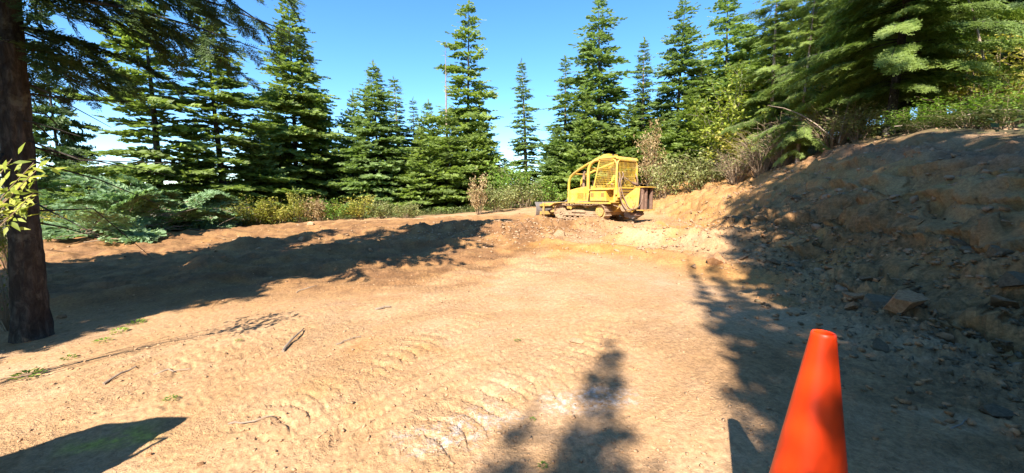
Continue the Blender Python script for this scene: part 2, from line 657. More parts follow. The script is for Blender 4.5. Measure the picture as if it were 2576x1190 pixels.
def mat_bark(name, a, b, c_, scale=9.0):
    m, n, o = new_mat(name)
    g = coords(n)
    mp = n.nodes.new('ShaderNodeMapping')
    mp.inputs['Scale'].default_value = (1, 1, .35)
    n.links.new(g, mp.inputs[0])
    f = noise(n, mp.outputs[0], scale, 6, .7, .5)
    c = ramp(n, f, [(.3, a), (.5, b), (.72, c_)])
    lich = noise(n, g, 5, 4, .6)
    c = mixc(n, maprange(n, lich, .6, .72, 0, .6), c, (.22, .21, .15))
    principled(n, o, c, .9, .15, f, .03, .9)
    return m


def mat_plain(name, col, var=.15, scale=8, rough=.7, spec=.3, metal=0., bump_d=.003):
    m, n, o = new_mat(name)
    g = coords(n)
    f = noise(n, g, scale, 5, .65)
    c = mixc(n, 1.0, col, maprange(n, f, .25, .75, 1 - var, 1 + var), 'MULTIPLY')
    principled(n, o, c, rough, spec, f, bump_d, .4, metal)
    return m


def mat_paint():
    m, n, o = new_mat('dozer_yellow')
    g = coords(n)
    f = noise(n, g, 5, 6, .7, .3)
    c = ramp(n, f, [(.3, (.52, .315, .028)), (.55, (.60, .375, .04)), (.8, (.66, .44, .075))])
    d = noise(n, g, 2.6, 6, .72, .5)
    c = mixc(n, maprange(n, d, .41, .68, 0, .75), c, (.36, .225, .115))
    ru = noise(n, g, 23, 5, .75)
    c = mixc(n, maprange(n, ru, .66, .72, 0, .8), c, (.16, .07, .03))
    sep = n.nodes.new('ShaderNodeSeparateXYZ')
    n.links.new(g, sep.inputs[0])
    low = math_(n, 'MULTIPLY', maprange(n, sep.outputs[2], .3, 1.25, .9, 0), maprange(n, noise(n, g, 4, 6, .7), .32, .6))
    c = mixc(n, low, c, (.33, .20, .10))
    principled(n, o, c, maprange(n, d, .4, .7, .42, .8), .4, f, .004, .3)
    return m


def mat_rock(name, a, b, c_):
    m, n, o = new_mat(name)
    g = coords(n)
    oi = n.nodes.new('ShaderNodeObjectInfo').outputs['Random']
    f = noise(n, g, 9, 6, .7, .4)
    c = ramp(n, f, [(.3, a), (.5, b), (.75, c_)])
    c = mixc(n, 1.0, c, maprange(n, oi, 0, 1, .75, 1.25), 'MULTIPLY')
    f2 = noise(n, g, 34, 5, .7)
    principled(n, o, c, .88, .2, f2, .02, .7)
    return m


M = {
    'soil': mat_soil(),
    'fir': mat_foliage('fir_needles', (.11, .15, .036), (.225, .30, .07), (.35, .43, .11), .5),
    'fir_blue': mat_foliage('blue_green_needles', (.11, .16, .052), (.215, .30, .095), (.33, .43, .155), .5),
    'fir_yellow': mat_foliage('yellow_green_needles', (.075, .11, .022), (.17, .24, .048), (.30, .37, .085), .45),
    'fir_dark': mat_foliage('dark_needles', (.035, .06, .02), (.07, .115, .033), (.13, .19, .05), .38),
    'cut': mat_foliage('wilting_needles', (.09, .15, .06), (.20, .31, .135), (.36, .47, .25), .4),
    'leaf_green': mat_foliage('green_leaves', (.07, .14, .018), (.16, .28, .035), (.32, .43, .07), .45),
    'leaf_yellow': mat_foliage('yellow_leaves', (.14, .17, .022), (.32, .31, .05), (.52, .43, .09), .45),
    'leaf_lime': mat_foliage('lime_leaves', (.13, .18, .02), (.26, .31, .035), (.42, .42, .07), .4),
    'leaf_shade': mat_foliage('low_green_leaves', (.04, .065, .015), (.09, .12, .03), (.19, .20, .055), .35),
    'leaf_tan': mat_foliage('withered_leaves', (.22, .13, .055), (.40, .27, .12), (.56, .43, .23), .35),
    'leaf_dusty': mat_foliage('dusty_leaves', (.12, .145, .045), (.25, .27, .085), (.40, .39, .16), .4),
    'grass': mat_foliage('dry_grass', (.10, .12, .04), (.24, .24, .09), (.40, .36, .17), .3),
    'bark': mat_bark('bark', (.02, .017, .014), (.05, .043, .035), (.125, .108, .086), 16.0),
    'bark_pale': mat_bark('pale_bark', (.12, .09, .07), (.26, .20, .16), (.42, .35, .29)),
    'dead': mat_plain('dead_wood', (.26, .20, .145), .35, 6, .85, .15),
    'brush': mat_plain('dry_brush', (.30, .215, .135), .35, 3, .85, .15),
    'cutwood': mat_plain('cut_wood', (.55, .34, .18), .2, 14, .8, .2),
    'yellow': mat_paint(),
    'steel': mat_plain('worn_steel', (.20, .17, .145), .35, 7, .5, .5, .3),
    'dusty_steel': mat_plain('dusty_track_steel', (.33, .22, .125), .4, 9, .85, .25),
    'rust': mat_plain('brown_rust', (.15, .085, .055), .4, 12, .75, .3),
    'black': mat_plain('black_rubber', (.025, .023, .022), .3, 12, .6, .35),
    'hose': mat_plain('dusty_hose', (.24, .155, .095), .3, 12, .75, .3),
    'rock_grey': mat_rock('grey_shale', (.09, .062, .034), (.165, .115, .062), (.265, .185, .10)),
    'rock_orange': mat_rock('orange_shale', (.20, .095, .04), (.33, .17, .075), (.45, .27, .14)),
    'rock_tan': mat_rock('tan_clod', (.27, .16, .085), (.37, .23, .125), (.44, .30, .185)),
    'shirt': mat_plain('yellow_shirt', (.68, .80, .10), .15, 9, .85, .2),
    'trousers': mat_plain('dark_trousers', (.05, .07, .04), .2, 9, .85, .2),
    'skin': mat_plain('skin', (.55, .31, .22), .08, 9, .6, .3),
    'cap': mat_plain('pale_cap', (.55, .42, .33), .1, 9, .8, .2),
    'canvas': mat_plain('canvas', (.16, .18, .12), .2, 5, .9, .15),
}


def mat_cone():
    m, n, o = new_mat('cone_orange')
    g = coords(n)
    f = noise(n, g, 7, 4, .6)
    c = mixc(n, maprange(n, f, .55, .8, 0, .35), (1.0, .06, .004), (.92, .08, .012))
    p = principled(n, o, c, .42, .4)
    p.inputs['Subsurface Weight'].default_value = .12
    p.inputs['Subsurface Radius'].default_value = (.02, .005, .002)
    return m


M['cone'] = mat_cone()


# ------------------------------------------------------------------ ground
def build_ground():
    a_d = np.linspace(R(-64), R(64), 900)
    a_c = np.linspace(R(64), R(296), 150)[1:-1]
    ang = np.concatenate([a_d, a_c])
    r1 = np.exp(np.arange(math.log(.5), math.log(46), .0092))
    r2 = np.exp(np.linspace(math.log(46.8), math.log(4200), 46))
    rr = np.concatenate([[.12, .3], r1, r2])
    A, RR = np.meshgrid(ang, rr)
    x, y = RR * np.sin(A), RR * np.cos(A)
    z = height(x, y)
    nr, na = x.shape
    V = np.stack([x.ravel(), y.ravel(), z.ravel()], 1)
    i = np.arange(nr - 1)[:, None] * na
    j = np.arange(na)[None, :]
    jn = (j + 1) % na
    F = np.stack([i + j, i + jn, i + na + jn, i + na + j], -1).reshape(-1, 4)[:, ::-1]
    bk, _w = zones(V[:, 0], V[:, 1])
    sh = gnoise(V[:, 2] * 2.6 + .5 * gnoise(V[:, 1] * .6, V[:, 0] * .2, 151), V[:, 1] * .42, 150) + .55 * gnoise(V[:, 2] * 6.5, V[:, 1] * 1.5, 152)
    V[:, 0] -= bk * .15 * sstep(-.05, .22, sh) * (1 - sstep(9, 14, V[:, 1]))
    c0 = len(V)
    V = np.vstack([V, [[0, 0, float(z[0].mean())]]])
    xf, yf = V[:, 0], V[:, 1]
    bank, woods = zones(xf, yf)
    n1 = fbm(xf * .5, yf * .5, 4, 101)
    n2 = fbm(xf * 1.3, yf * 1.3, 4, 105)
    tx, px = toe_x(yf), top_x(yf)
    orange = sstep(-.3, .5, n1 + .9 * np.exp(-(((xf - 4) / 3.2) ** 2 + ((yf - 11) / 4.5) ** 2)) - .85)
    d, s, sd, L = poly_dist(xf, yf, [(.6, 9.7), (2.2, 8.8), (3.3, 7.4), (3.9, 6)])
    orange = np.clip(orange + np.exp(-(d / .6) ** 2) * .8 + .7 * np.exp(-(((xf - 8) / 3) ** 2 + ((yf - 14) / 3) ** 2)), 0, 1)
    damp_shade = np.zeros_like(xf)
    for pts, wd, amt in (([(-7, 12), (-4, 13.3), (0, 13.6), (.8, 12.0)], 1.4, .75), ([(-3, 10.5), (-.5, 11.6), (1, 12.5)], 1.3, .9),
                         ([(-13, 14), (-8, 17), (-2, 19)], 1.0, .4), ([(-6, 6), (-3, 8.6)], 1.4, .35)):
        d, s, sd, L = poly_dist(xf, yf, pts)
        damp_shade = np.maximum(damp_shade, amt * np.exp(-(d / wd) ** 2) * sstep(-.6, .4, n2 + .2))
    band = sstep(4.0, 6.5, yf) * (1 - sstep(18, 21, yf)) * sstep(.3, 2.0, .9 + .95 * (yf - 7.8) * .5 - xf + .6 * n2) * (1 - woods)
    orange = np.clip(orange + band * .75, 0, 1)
    damp_shade = np.maximum(damp_shade, band * (.45 + .4 * sstep(-.5, .5, n2)))  # left band darkened in the colour to deepen its shade, over damp soil
    orange = np.maximum(orange, bank * (.55 + .3 * sstep(-.4, .4, n2)))
    inb = xf - tx
    rub = .85 * sstep(-.9, .35, inb + .35 * n2) * (1 - sstep(1.2, 2.8, inb + .7 * n1)) * (1 - sstep(9.5, 14, yf + 1.5 * n1)) * (1 - sstep(-.2, .8, xf - px))
    rub = np.maximum(rub, sstep(-1.2, .5, xf - (2.6 - .25 * (yf - 1.2)) + .4 * n2) * (1 - sstep(2.2, 4.6, yf + .5 * n1)) * .75)
    # streaks of clean orange soil through the rubble
    streak = sstep(.18, .5, fbm(xf * .45 + .2 * yf, yf * 1.3, 3, 115))
    rub = rub * (1 - .75 * streak)
    topsoil = np.exp(-((xf - px + .35) / .55) ** 2) * (1 - sstep(26, 30, yf)) * sstep(-.9, .1, n2 + .4)
    topsoil = np.maximum(topsoil, .5 * bank * sstep(.1, .7, n2) * sstep(.3, .8, inb / np.maximum(px - tx, .1)))
    duff = woods * sstep(-.7, .2, n2 + .35)
    lime = np.zeros_like(xf)
    for pts, wd in (([(1090, 1150), (1180, 1060), (1280, 1035), (1400, 1020), (1500, 985)], .16), ([(1380, 1040), (1470, 1010), (1560, 1000)], .12), ([(960, 1110), (1060, 1075)], .08)):
        d, s, sd, L = poly_dist(xf, yf, [gpt(*q) for q in pts])
        lime = np.maximum(lime, np.exp(-(d / wd) ** 2) * sstep(-.25, .35, gnoise(xf * 3.1, yf * 3.1, 121) + .1))
    d, s, sd, L = poly_dist(xf, yf, [gpt(225, 1108), gpt(300, 1098), gpt(375, 1092)])
    ym = np.exp(-(d / .10) ** 2) * sstep(-.5, .2, gnoise(xf * 4, yf * 4, 122) + .2)
    me = mesh_np('ground', V, F, M['soil'], True, {'orange': orange, 'damp_shade': damp_shade, 'rubble': np.clip(rub, 0, 1), 'topsoil': topsoil,
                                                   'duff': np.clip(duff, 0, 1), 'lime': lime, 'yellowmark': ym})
    o = link('ground', me)
    tag(o, 'graded tan and orange dirt clearing with a cut bank on the right', None, None, 'structure')
    return o


build_ground()


def build_hills():
    n = 220
    V, F = [], []
    for i in range(n):
        a = R(-75) + R(150) * i / (n - 1)
        h = 26 + 40 * (0.5 + .5 * gnoise(np.array([a * 3.1]), np.array([1.0]), 5)[0]) + 14 * gnoise(np.array([a * 9]), np.array([2.0]), 6)[0]
        for k, (rr, hh) in enumerate(((3000, -60), (3400, h * .5), (3900, h), (4600, -60))):
            V.append((rr * math.sin(a), rr * math.cos(a), hh))
    for i in range(n - 1):
        for k in range(3):
            F.append((i * 4 + k, (i + 1) * 4 + k, (i + 1) * 4 + k + 1, i * 4 + k + 1))
    m = mat_plain('far_forest', (.05, .075, .04), .3, .01, .95, .05)
    tag(link('hills', mesh_np('hills', V, F, m, True)), 'low wooded hills far beyond the trees', None, None, 'structure')


build_hills()


# ------------------------------------------------------------------ foliage building blocks
def kite(p0, d, s, L, W, up=0.0):
    """two triangles: a narrow pointed leaf from p0 along d"""
    p0 = np.array(p0); d = np.array(d); s = np.array(s)
    mid = p0 + d * L * .45
    tip = p0 + d * L + np.array((0, 0, up))
    return [(p0, mid + s * W, tip), (p0, tip, mid - s * W)]


def spray_template(rng, pairs=4, sub=None, w=.10, fill=1.0):
    """flat bough tip: axis plus paired side twigs, in unit length along +x; returns (T,3,3)"""
    tris = []
    def twig(p, ang, L, W):
        d = (math.cos(ang), math.sin(ang), rng.uniform(-.28, .38))
        rl = rng.uniform(-1.1, 1.1)
        s = (-math.sin(ang) * math.cos(rl), math.cos(ang) * math.cos(rl), math.sin(rl))
        if sub:
            for k in range(sub):
                f = (k + .4) / sub
                q = tuple(p[c] + d[c] * L * f for c in range(3))
                for sg in (-1, 1):
                    aa = ang + sg * rng.uniform(.6, 1.0)
                    dd = (math.cos(aa), math.sin(aa), rng.uniform(-.1, .45))
                    ss = (-math.sin(aa), math.cos(aa), rng.uniform(-.6, .6))
                    l2 = L * .36 * (1.1 - .5 * f)
                    p0 = np.array(q)
                    tris.append((p0, p0 + np.array(dd) * l2 * .5 + np.array(ss) * W * .55, p0 + np.array(dd) * l2))
            tris.extend(kite(p, d, s, L, W * .35))
        else:
            tris.extend(kite(p, d, s, L, W))
    for i in range(pairs):
        f = .08 + .8 * i / pairs
        for sg in (-1, 1):
            L = .44 * (1 - .62 * f) * rng.uniform(.75, 1.2)
            twig((f, 0, 0), sg * rng.uniform(.65, 1.0), L, w * rng.uniform(.7, 1.2))
    twig((.55, 0, 0), rng.uniform(-.1, .1), .48, w * .9)
    twig((.0, 0, 0), rng.uniform(-.1, .1), .6, w * .7)
    return np.array(tris, dtype=np.float64)


_trng = random.Random(3)
T_FAR = [spray_template(_trng, 5, None, .118) for _ in range(6)]
T_MID = [spray_template(_trng, 5, 3, .085) for _ in range(4)]
T_NEAR = [spray_template(_trng, 7, 7, .055) for _ in range(4)]


def place_sprays(items, temps, rng):
    """items rows: origin(3) dir(3) up(3) length width tint -> V, F, tint arrays"""
    items = np.array(items, dtype=np.float64)
    which = rng.integers(0, len(temps), len(items))
    Vs, ts = [], []
    for k, T in enumerate(temps):
        it = items[which == k]
        if len(it) == 0: continue
        o, d, u = it[:, 0:3], it[:, 3:6], it[:, 6:9]
        d = d / np.linalg.norm(d, axis=1, keepdims=True)
        s = np.cross(u, d)
        s /= np.linalg.norm(s, axis=1, keepdims=True) + 1e-9
        u = np.cross(d, s)
        L, W = it[:, 9], it[:, 10]
        P = T.reshape(-1, 3)
        V = (o[:, None, :] + d[:, None, :] * (P[None, :, 0:1] * L[:, None, None])
             + s[:, None, :] * (P[None, :, 1:2] * W[:, None, None]) + u[:, None, :] * (P[None, :, 2:3] * W[:, None, None]))
        Vs.append(V.reshape(-1, 3))
        ts.append(np.repeat(it[:, 11], len(P)))
    V = np.vstack(Vs)
    t = np.concatenate(ts)
    F = np.arange(len(V)).reshape(-1, 3)
    return V, F, t


def prism_tube(V, F, pts, rs, n=4):
    o = len(V)
    for i, p in enumerate(pts):
        t = np.array(pts[min(i + 1, len(pts) - 1)]) - np.array(pts[max(i - 1, 0)])
        t = t / (np.linalg.norm(t) + 1e-9)
        ref = np.array((0, 0, 1.0)) if abs(t[2]) < .9 else np.array((1.0, 0, 0))
        s = np.cross(t, ref); s /= np.linalg.norm(s)
        q = np.cross(t, s)
        for k in range(n):
            a = 2 * math.pi * k / n
            V.append(tuple(np.array(p) + (s * math.cos(a) + q * math.sin(a)) * rs[i]))
    for i in range(len(pts) - 1):
        for k in range(n):
            a, b = o + i * n + k, o + i * n + (k + 1) % n
            F.append((a, b, b + n, a + n))


def trunk_mesh(name, H, r0, mat, rng, bend=.15, n=9, flare=.35, seg=18, limbs=(), rough=.06):
    V, F = [], []
    ph = rng.uniform(0, 6.28)
    cx = lambda h: bend * math.sin(h / H * 2.2 + ph) - bend * math.sin(ph)
    cy = lambda h: bend * .7 * math.cos(h / H * 1.9 + ph) - bend * .7 * math.cos(ph)
    for i in range(seg + 1):
        f = i / seg
        h = -.35 + (H + .3) * f ** 1.15
        rr = r0 * max(.03, (1 - f) ** .9) * (1 + flare * math.exp(-max(0, h) / .45))
        for k in range(n):
            a = 2 * math.pi * k / n
            jr = rr * (1 + rng.uniform(-rough, rough))
            V.append((cx(h) + jr * math.cos(a), cy(h) + jr * math.sin(a), h))
    for i in range(seg):
        for k in range(n):
            a, b = i * n + k, i * n + (k + 1) % n
            F.append((a, b, b + n, a + n))
    for pts, rs in limbs:
        prism_tube(V, F, pts, rs, 4)
    return mesh_np(name, V, F, mat, True), cx, cy


def conifer(seed, H, Rm, cb=.05, whorl=.42, nb=6, p=.8, droop=.22, rise=.15, upturn=.12, irr=.2, gap=.05, temps=None,
            step=.24, spray=.62, mat='fir', bark='bark', r0=None, bare=0, pend=0.0, topdense=1.0, minL=.18, asym=0.0):
    """returns (trunk mesh, crown mesh); every branch is a bent limb carrying flat sprays"""
    rng = np.random.default_rng(seed)
    pr = random.Random(seed)
    temps = temps or T_FAR
    items, limbs = [], []
    r0 = r0 or H * .0115
    h = H * cb
    side = pr.uniform(0, 6.28)
    lump = [pr.uniform(1 - irr, 1 + irr) for _ in range(60)]
    wi = 0
    # dead stubs under the crown
    for k in range(bare):
        hh = pr.uniform(.06, max(cb, .3)) * H
        a = pr.uniform(0, 6.28)
        L = pr.uniform(.3, 1.1) * Rm * .45
        limbs.append(([(0, 0, hh), (L * .5 * math.cos(a), L * .5 * math.sin(a), hh - L * .08), (L * math.cos(a), L * math.sin(a), hh - L * .3)], (.018, .011, .004)))
    while h < H * .985:
        f = (h / H - cb) / (1 - cb)
        prof = (1 - f) ** p
        low = min(1.0, .55 + f * 5.0)
        Lw = Rm * prof * low * lump[wi % 60]
        n = max(3, int(round(nb * (1 - .3 * f))))
        a0 = pr.uniform(0, 6.28)
        for k in range(n):
            if pr.random() < gap: continue
            a = a0 + 2 * math.pi * k / n + pr.uniform(-.3, .3)
            L = max(minL, Lw * pr.uniform(1 - irr * .9, 1 + irr * .6) * (1 + asym * math.cos(a - side)))
            hb = h + pr.uniform(-.45, .45) * whorl
            ca, sa = math.cos(a), math.sin(a)
            e = rise * (0.25 + 1.3 * f) - droop * .35 * (1 - f)
            dr = droop * (1 - .6 * f) * pr.uniform(.7, 1.3)
            def pt(s):
                q = L * s
                return np.array((ca * q, sa * q, hb + q * e - L * dr * s * s + L * upturn * s ** 3))
            m = max(2, int(L / step))
            pts = [pt(s) for s in (0, .35, .7, 1.0)]
            rb = max(.006, .014 * L * .5)
            limbs.append(([tuple(q) for q in pts], (rb, rb * .75, rb * .45, rb * .2)))
            tb = pr.uniform(.15, .7)
            for i in range(m + 1):
                s = .16 + .84 * (i + pr.uniform(-.3, .3)) / m if m > 1 else 1.0
                s = min(1.0, max(.1, s))
                o = pt(s)
                tg = pt(min(1.02, s + .03)) - pt(s - .03)
                tg /= np.linalg.norm(tg)
                sgs = (-1, 1) if i < m else (0,)
                for sg in sgs:
                    if sg and pr.random() < gap * .6: continue
                    an = sg * pr.uniform(.65, 1.05)
                    c_, s_ = math.cos(an), math.sin(an)
                    d = np.array((tg[0] * c_ - tg[1] * s_, tg[0] * s_ + tg[1] * c_, tg[2] + pr.uniform(-.18, .12) - (pend + .28 * s) * pr.uniform(.5, 1.0)))
                    ls = (L * (.46 * (1 - s) + .12) + spray * .35) * pr.uniform(.8, 1.2)
                    ls = min(ls, spray * 1.75)
                    if not sg: ls = spray * pr.uniform(.6, .9) * min(1, L)
                    ow = .25 + .9 * s
                    u = np.array((ca * ow + pr.gauss(0, .45), sa * ow + pr.gauss(0, .45), 1.0))
                    tint = np.clip(tb + pr.uniform(-.25, .25) + .18 * (s > .85), 0, 1)
                    items.append((*o, *d, *u, ls, ls * pr.uniform(.75, 1.05), tint))
        h += whorl * (1 - .42 * f) * pr.uniform(.75, 1.25)
        wi += 1
    for k in range(5):   # leader
        items.append((0, 0, H * (.965 + .008 * k), pr.uniform(-.25, .25), pr.uniform(-.25, .25), 1, 1, 0, .2, .35, .16, .5))
    me_t, cx, cy = trunk_mesh('trunk', H, r0, M[bark], pr, bend=.012 * H, limbs=limbs)
    V, F, t = place_sprays(items, temps, rng)
    V[:, 0] += np.array([cx(z) for z in np.linspace(0, H, 64)])[np.clip((V[:, 2] / H * 63).astype(int), 0, 63)]
    V[:, 1] += np.array([cy(z) for z in np.linspace(0, H, 64)])[np.clip((V[:, 2] / H * 63).astype(int), 0, 63)]
    me_c = mesh_np('crown', V, F, M[mat], False, {'tint': t})
    return me_t, me_c


# kinds of conifer: name -> list of (H, R, trunk, crown)
KINDS = {}


def kind(name, variants):
    KINDS[name] = [(kw['H'], kw['Rm'], *conifer(**kw)) for kw in variants]


kind('dense', [dict(seed=11 + i, H=13., Rm=2.7, cb=.035, whorl=.46, nb=7, p=.80, droop=.24, upturn=.14, irr=.2, spray=.62, step=.27) for i in range(3)])
kind('blue', [dict(seed=21 + i, H=9., Rm=2.2, cb=.03, whorl=.36, nb=6, p=.72, droop=.12, rise=.3, upturn=.14, irr=.22, spray=.5, step=.24, mat='fir_blue') for i in range(3)])
kind('spire', [dict(seed=31 + i, H=14., Rm=1.35, cb=.09, whorl=.42, nb=6, p=.72, droop=.34, upturn=.16, irr=.3, gap=.1, spray=.42, step=.2, mat='fir_blue', bark='bark_pale') for i in range(3)])
kind('sparse', [dict(seed=41 + i, H=15., Rm=2.1, cb=.13, whorl=.5, nb=6, p=.62, droop=.3, upturn=.2, irr=.42, gap=.16, spray=.6, step=.25, mat='fir', bare=14, asym=.12) for i in range(3)])
kind('young', [dict(seed=51 + i, H=5.5, Rm=1.7, cb=.03, whorl=.33, nb=6, p=.75, droop=.12, rise=.25, upturn=.12, irr=.2, spray=.46, step=.22) for i in range(3)])
kind('hemlock', [dict(seed=61 + i, H=14., Rm=3.5, cb=.15, whorl=.40, nb=6, p=.6, droop=.30, upturn=.02, irr=.3, gap=.12, spray=.44, step=.16, temps=T_MID, mat='fir_yellow', pend=.28, bare=12) for i in range(1)])
kind('drooping', [dict(seed=71 + i, H=13., Rm=2.6, cb=.09, whorl=.44, nb=5, p=.66, droop=.38, upturn=.05, irr=.35, gap=.2, spray=.42, step=.18, temps=T_MID, mat='fir', bark='bark_pale', pend=.22, bare=16) for i in range(1)])
kind('shade', [dict(seed=81 + i, H=14., Rm=2.6, cb=.14, whorl=.52, nb=6, p=.72, droop=.3, upturn=.1, irr=.3, gap=.1, spray=.7, step=.32, mat='fir_dark') for i in range(1)])
_cnt = {}


def tree(kindname, label, u=None, Y=None, top=None, half=None, x=None, y=None, H=None, Rr=None, group=None, rz=None, mat=None, z=None, tilt=0, cat='tree', name=None):
    """a tree standing at photo column u and depth Y whose tip reaches photo row top, or at x, y with height H"""
    vs = KINDS[kindname]
    k = _cnt.get(kindname, 0)
    _cnt[kindname] = k + 1
    H0, R0, mt, mc = vs[k % len(vs)]
    if u is not None:
        x, y = X_at(u, Y), Y
        zb = ground_z(x, y) if z is None else z
        H = at(u, top, Y)[2] - zb
        Rr = half * 1.2 / 966.0 * Y
    else:
        zb = ground_z(x, y) if z is None else z
    e = empty(name or {'spire': 'fir_tree', 'dense': 'fir_tree', 'blue': 'fir_tree', 'young': 'young_fir', 'hemlock': 'hemlock_tree', 'drooping': 'hemlock_tree'}.get(kindname, 'conifer_tree'),
              (x, y, zb - .05), (R(tilt) + (random.gauss(0, .018) if u is not None else 0), random.gauss(0, .018) if u is not None else 0, rz if rz is not None else random.uniform(0, 6.28)))
    sx = Rr / R0
    e.scale = (sx, sx, H / H0)
    tag(e, label, cat, group)
    a = link('trunk', mt, e)
    c = link('crown', mc, e)
    if mat:
        c.material_slots[0].link = 'OBJECT'
        c.material_slots[0].material = M[mat]
    return e


# --- the conifers of the far edge, left to right
TREES = [
    ('sparse', 'dark open conifer rising just right of the thick mossy trunk', 172, 19, -120, 48, 'fir_dark'),
    ('young', 'small bright fir standing above the heap of cut boughs, left end', 236, 16, 385, 75, None),
    ('sparse', 'broad open fir with visible trunk behind the slash pile', 404, 19.5, -70, 112, None),
    ('sparse', 'green fir with gaps in its crown between slash pile and yellow bushes', 574, 21.5, 20, 105, None),
    ('blue', 'pale grey green fir in front, left of the tallest dense fir', 655, 23, 285, 70, None),
    ('dense', 'very tall dense fir standing left of the wide gap of sky', 745, 27, -12, 125, None),
    ('spire', 'thin spire fir showing behind the right shoulder of the tall dense fir', 822, 31.5, 182, 40, None),
    ('blue', 'pale thin fir with bare lower trunk left of the pointed middle fir', 888, 29, 232, 55, None),
    ('dense', 'pointed full fir in the middle of the left group, wide to the ground', 958, 27, 153, 95, 'fir_blue'),
    ('spire', 'dark narrow fir close behind the right side of the pointed middle fir', 1014, 31, 198, 58, 'fir'),
    ('spire', 'slim pale fir tip showing left of the dead snag', 1053, 31.5, 248, 40, None),
    ('blue', 'rounded pale fir directly left of the dead snag', 1086, 31, 255, 65, None),
    ('sparse', 'tallest narrow fir beside the dead snag, bare trunk showing through its limbs', 1178, 31, -3, 72, None),
    ('young', 'bushy light green fir at the clearing edge below the dead snag', 1062, 26.5, 330, 75, None),
    ('young', 'broad light green fir at the foot of the tallest narrow fir', 1135, 27.5, 285, 85, None),
    ('young', 'light green fir right of the foot of the tallest narrow fir', 1208, 28, 315, 68, None),
    ('spire', 'isolated slender spire fir standing against open sky left of the bulldozer cab', 1323, 33, 152, 46, None),
    ('spire', 'slender fir rising above the bulldozer exhaust', 1416, 32, 150, 52, None),
    ('spire', 'short thin fir tip just right of the slender fir above the bulldozer', 1446, 34, 232, 42, None),
    ('blue', 'soft pale young fir behind the bulldozer hood', 1400, 29.5, 318, 62, None),
    ('sparse', 'tall ragged fir with heavy side limbs directly behind the bulldozer cab', 1508, 29.5, -6, 92, 'fir_blue'),
    ('young', 'dark bushy fir left of the ragged fir, behind the cab roof', 1465, 27.5, 240, 75, 'fir'),
    ('young', 'dark bushy fir right of the ragged fir, behind the cab roof', 1562, 27.5, 262, 70, 'fir'),
    ('spire', 'slim pointed fir right of the ragged fir', 1612, 29, 92, 48, None),
    ('young', 'dark green fir behind the withered tan bush', 1655, 26.5, 290, 70, 'fir'),
    ('sparse', 'tall thin crowned fir with pale trunk, left of the leafy green tree', 1692, 28.5, -8, 66, 'fir_blue'),
    ('spire', 'thin fir with pale stem standing before the leafy green tree', 1742, 27.5, 105, 40, 'fir'),
    ('sparse', 'blue green fir with its tip out of view above the leafy green tree', 1810, 28.5, -30, 85, 'fir_blue'),
    ('young', 'mid green layered fir in front of the thin pale stemmed fir', 1722, 24.5, 225, 85, 'fir'),
    ('drooping', 'dark green hemlock with hanging limbs left of the slender pale trunk', 1925, 19, -150, 92, None),
    ('drooping', 'slender hemlock with long pale bare trunk beside the stump', 1994, 14.5, -140, 66, None),
    ('hemlock', 'yellow green hemlock with sunlit drooping fronds at the top of the bank', 2212, 12, -620, 195, None),
    ('hemlock', 'tall shaded hemlock behind the sunlit fronds at the bank top', 2130, 17, -420, 120, 'fir'),
    ('hemlock', 'deep shaded conifer right of the sunlit fronds above the bank', 2390, 14, -560, 140, 'fir_dark'),
    ('hemlock', 'dark conifer nearest the right edge above the bank', 2600, 12.8, -700, 150, 'fir_dark'),
]
for k, lab, u, Y, top, half, mt in TREES:
    tree(k, lab, u, Y, top, half, mat=mt)
# --- deeper rows that close the forest
FILL = [(512, 29, 300, 60), (690, 31, 220, 70), (790, 32, 330, 80), (860, 33, 330, 75), (925, 33, 340, 80), (1010, 34, 330, 80),
        (1100, 34, 345, 80), (1170, 35, 350, 80), (1235, 33, 345, 60), (1385, 36, 330, 55), (1440, 33, 300, 70), (1520, 33, 250, 80),
        (1590, 32, 250, 70), (1650, 31, 210, 70), (1760, 31, 150, 80), (1850, 29, 60, 90), (1900, 25, 40, 100), (1965, 24, -60, 80), (2060, 23, -120, 90), (2140, 22, -160, 130),
        (2240, 20, -220, 150), (2330, 19, -260, 160), (2440, 18, -260, 170), (2540, 17, -300, 180), (2660, 14, -400, 200), (2300, 15.5, -300, 150), (2500, 14.2, -300, 160)]
FILL += [(700, 30, 385, 55), (790, 29.5, 370, 55), (850, 30, 380, 50), (925, 29, 385, 55), (990, 30, 370, 55), (1045, 30, 385, 50), (1110, 30, 375, 50), (1160, 30, 365, 55), (1232, 29, 385, 45), (1268, 31, 400, 40), (560, 29, 395, 55), (470, 28, 410, 50)]
for u, Y, top, half in FILL:
    tree('dense' if u < 1950 else 'sparse', 'shaded conifer filling the forest behind the front row of trees', u, Y, top, half, group='conifers filling the forest behind',
         mat='fir_dark' if u > 1950 else 'fir')
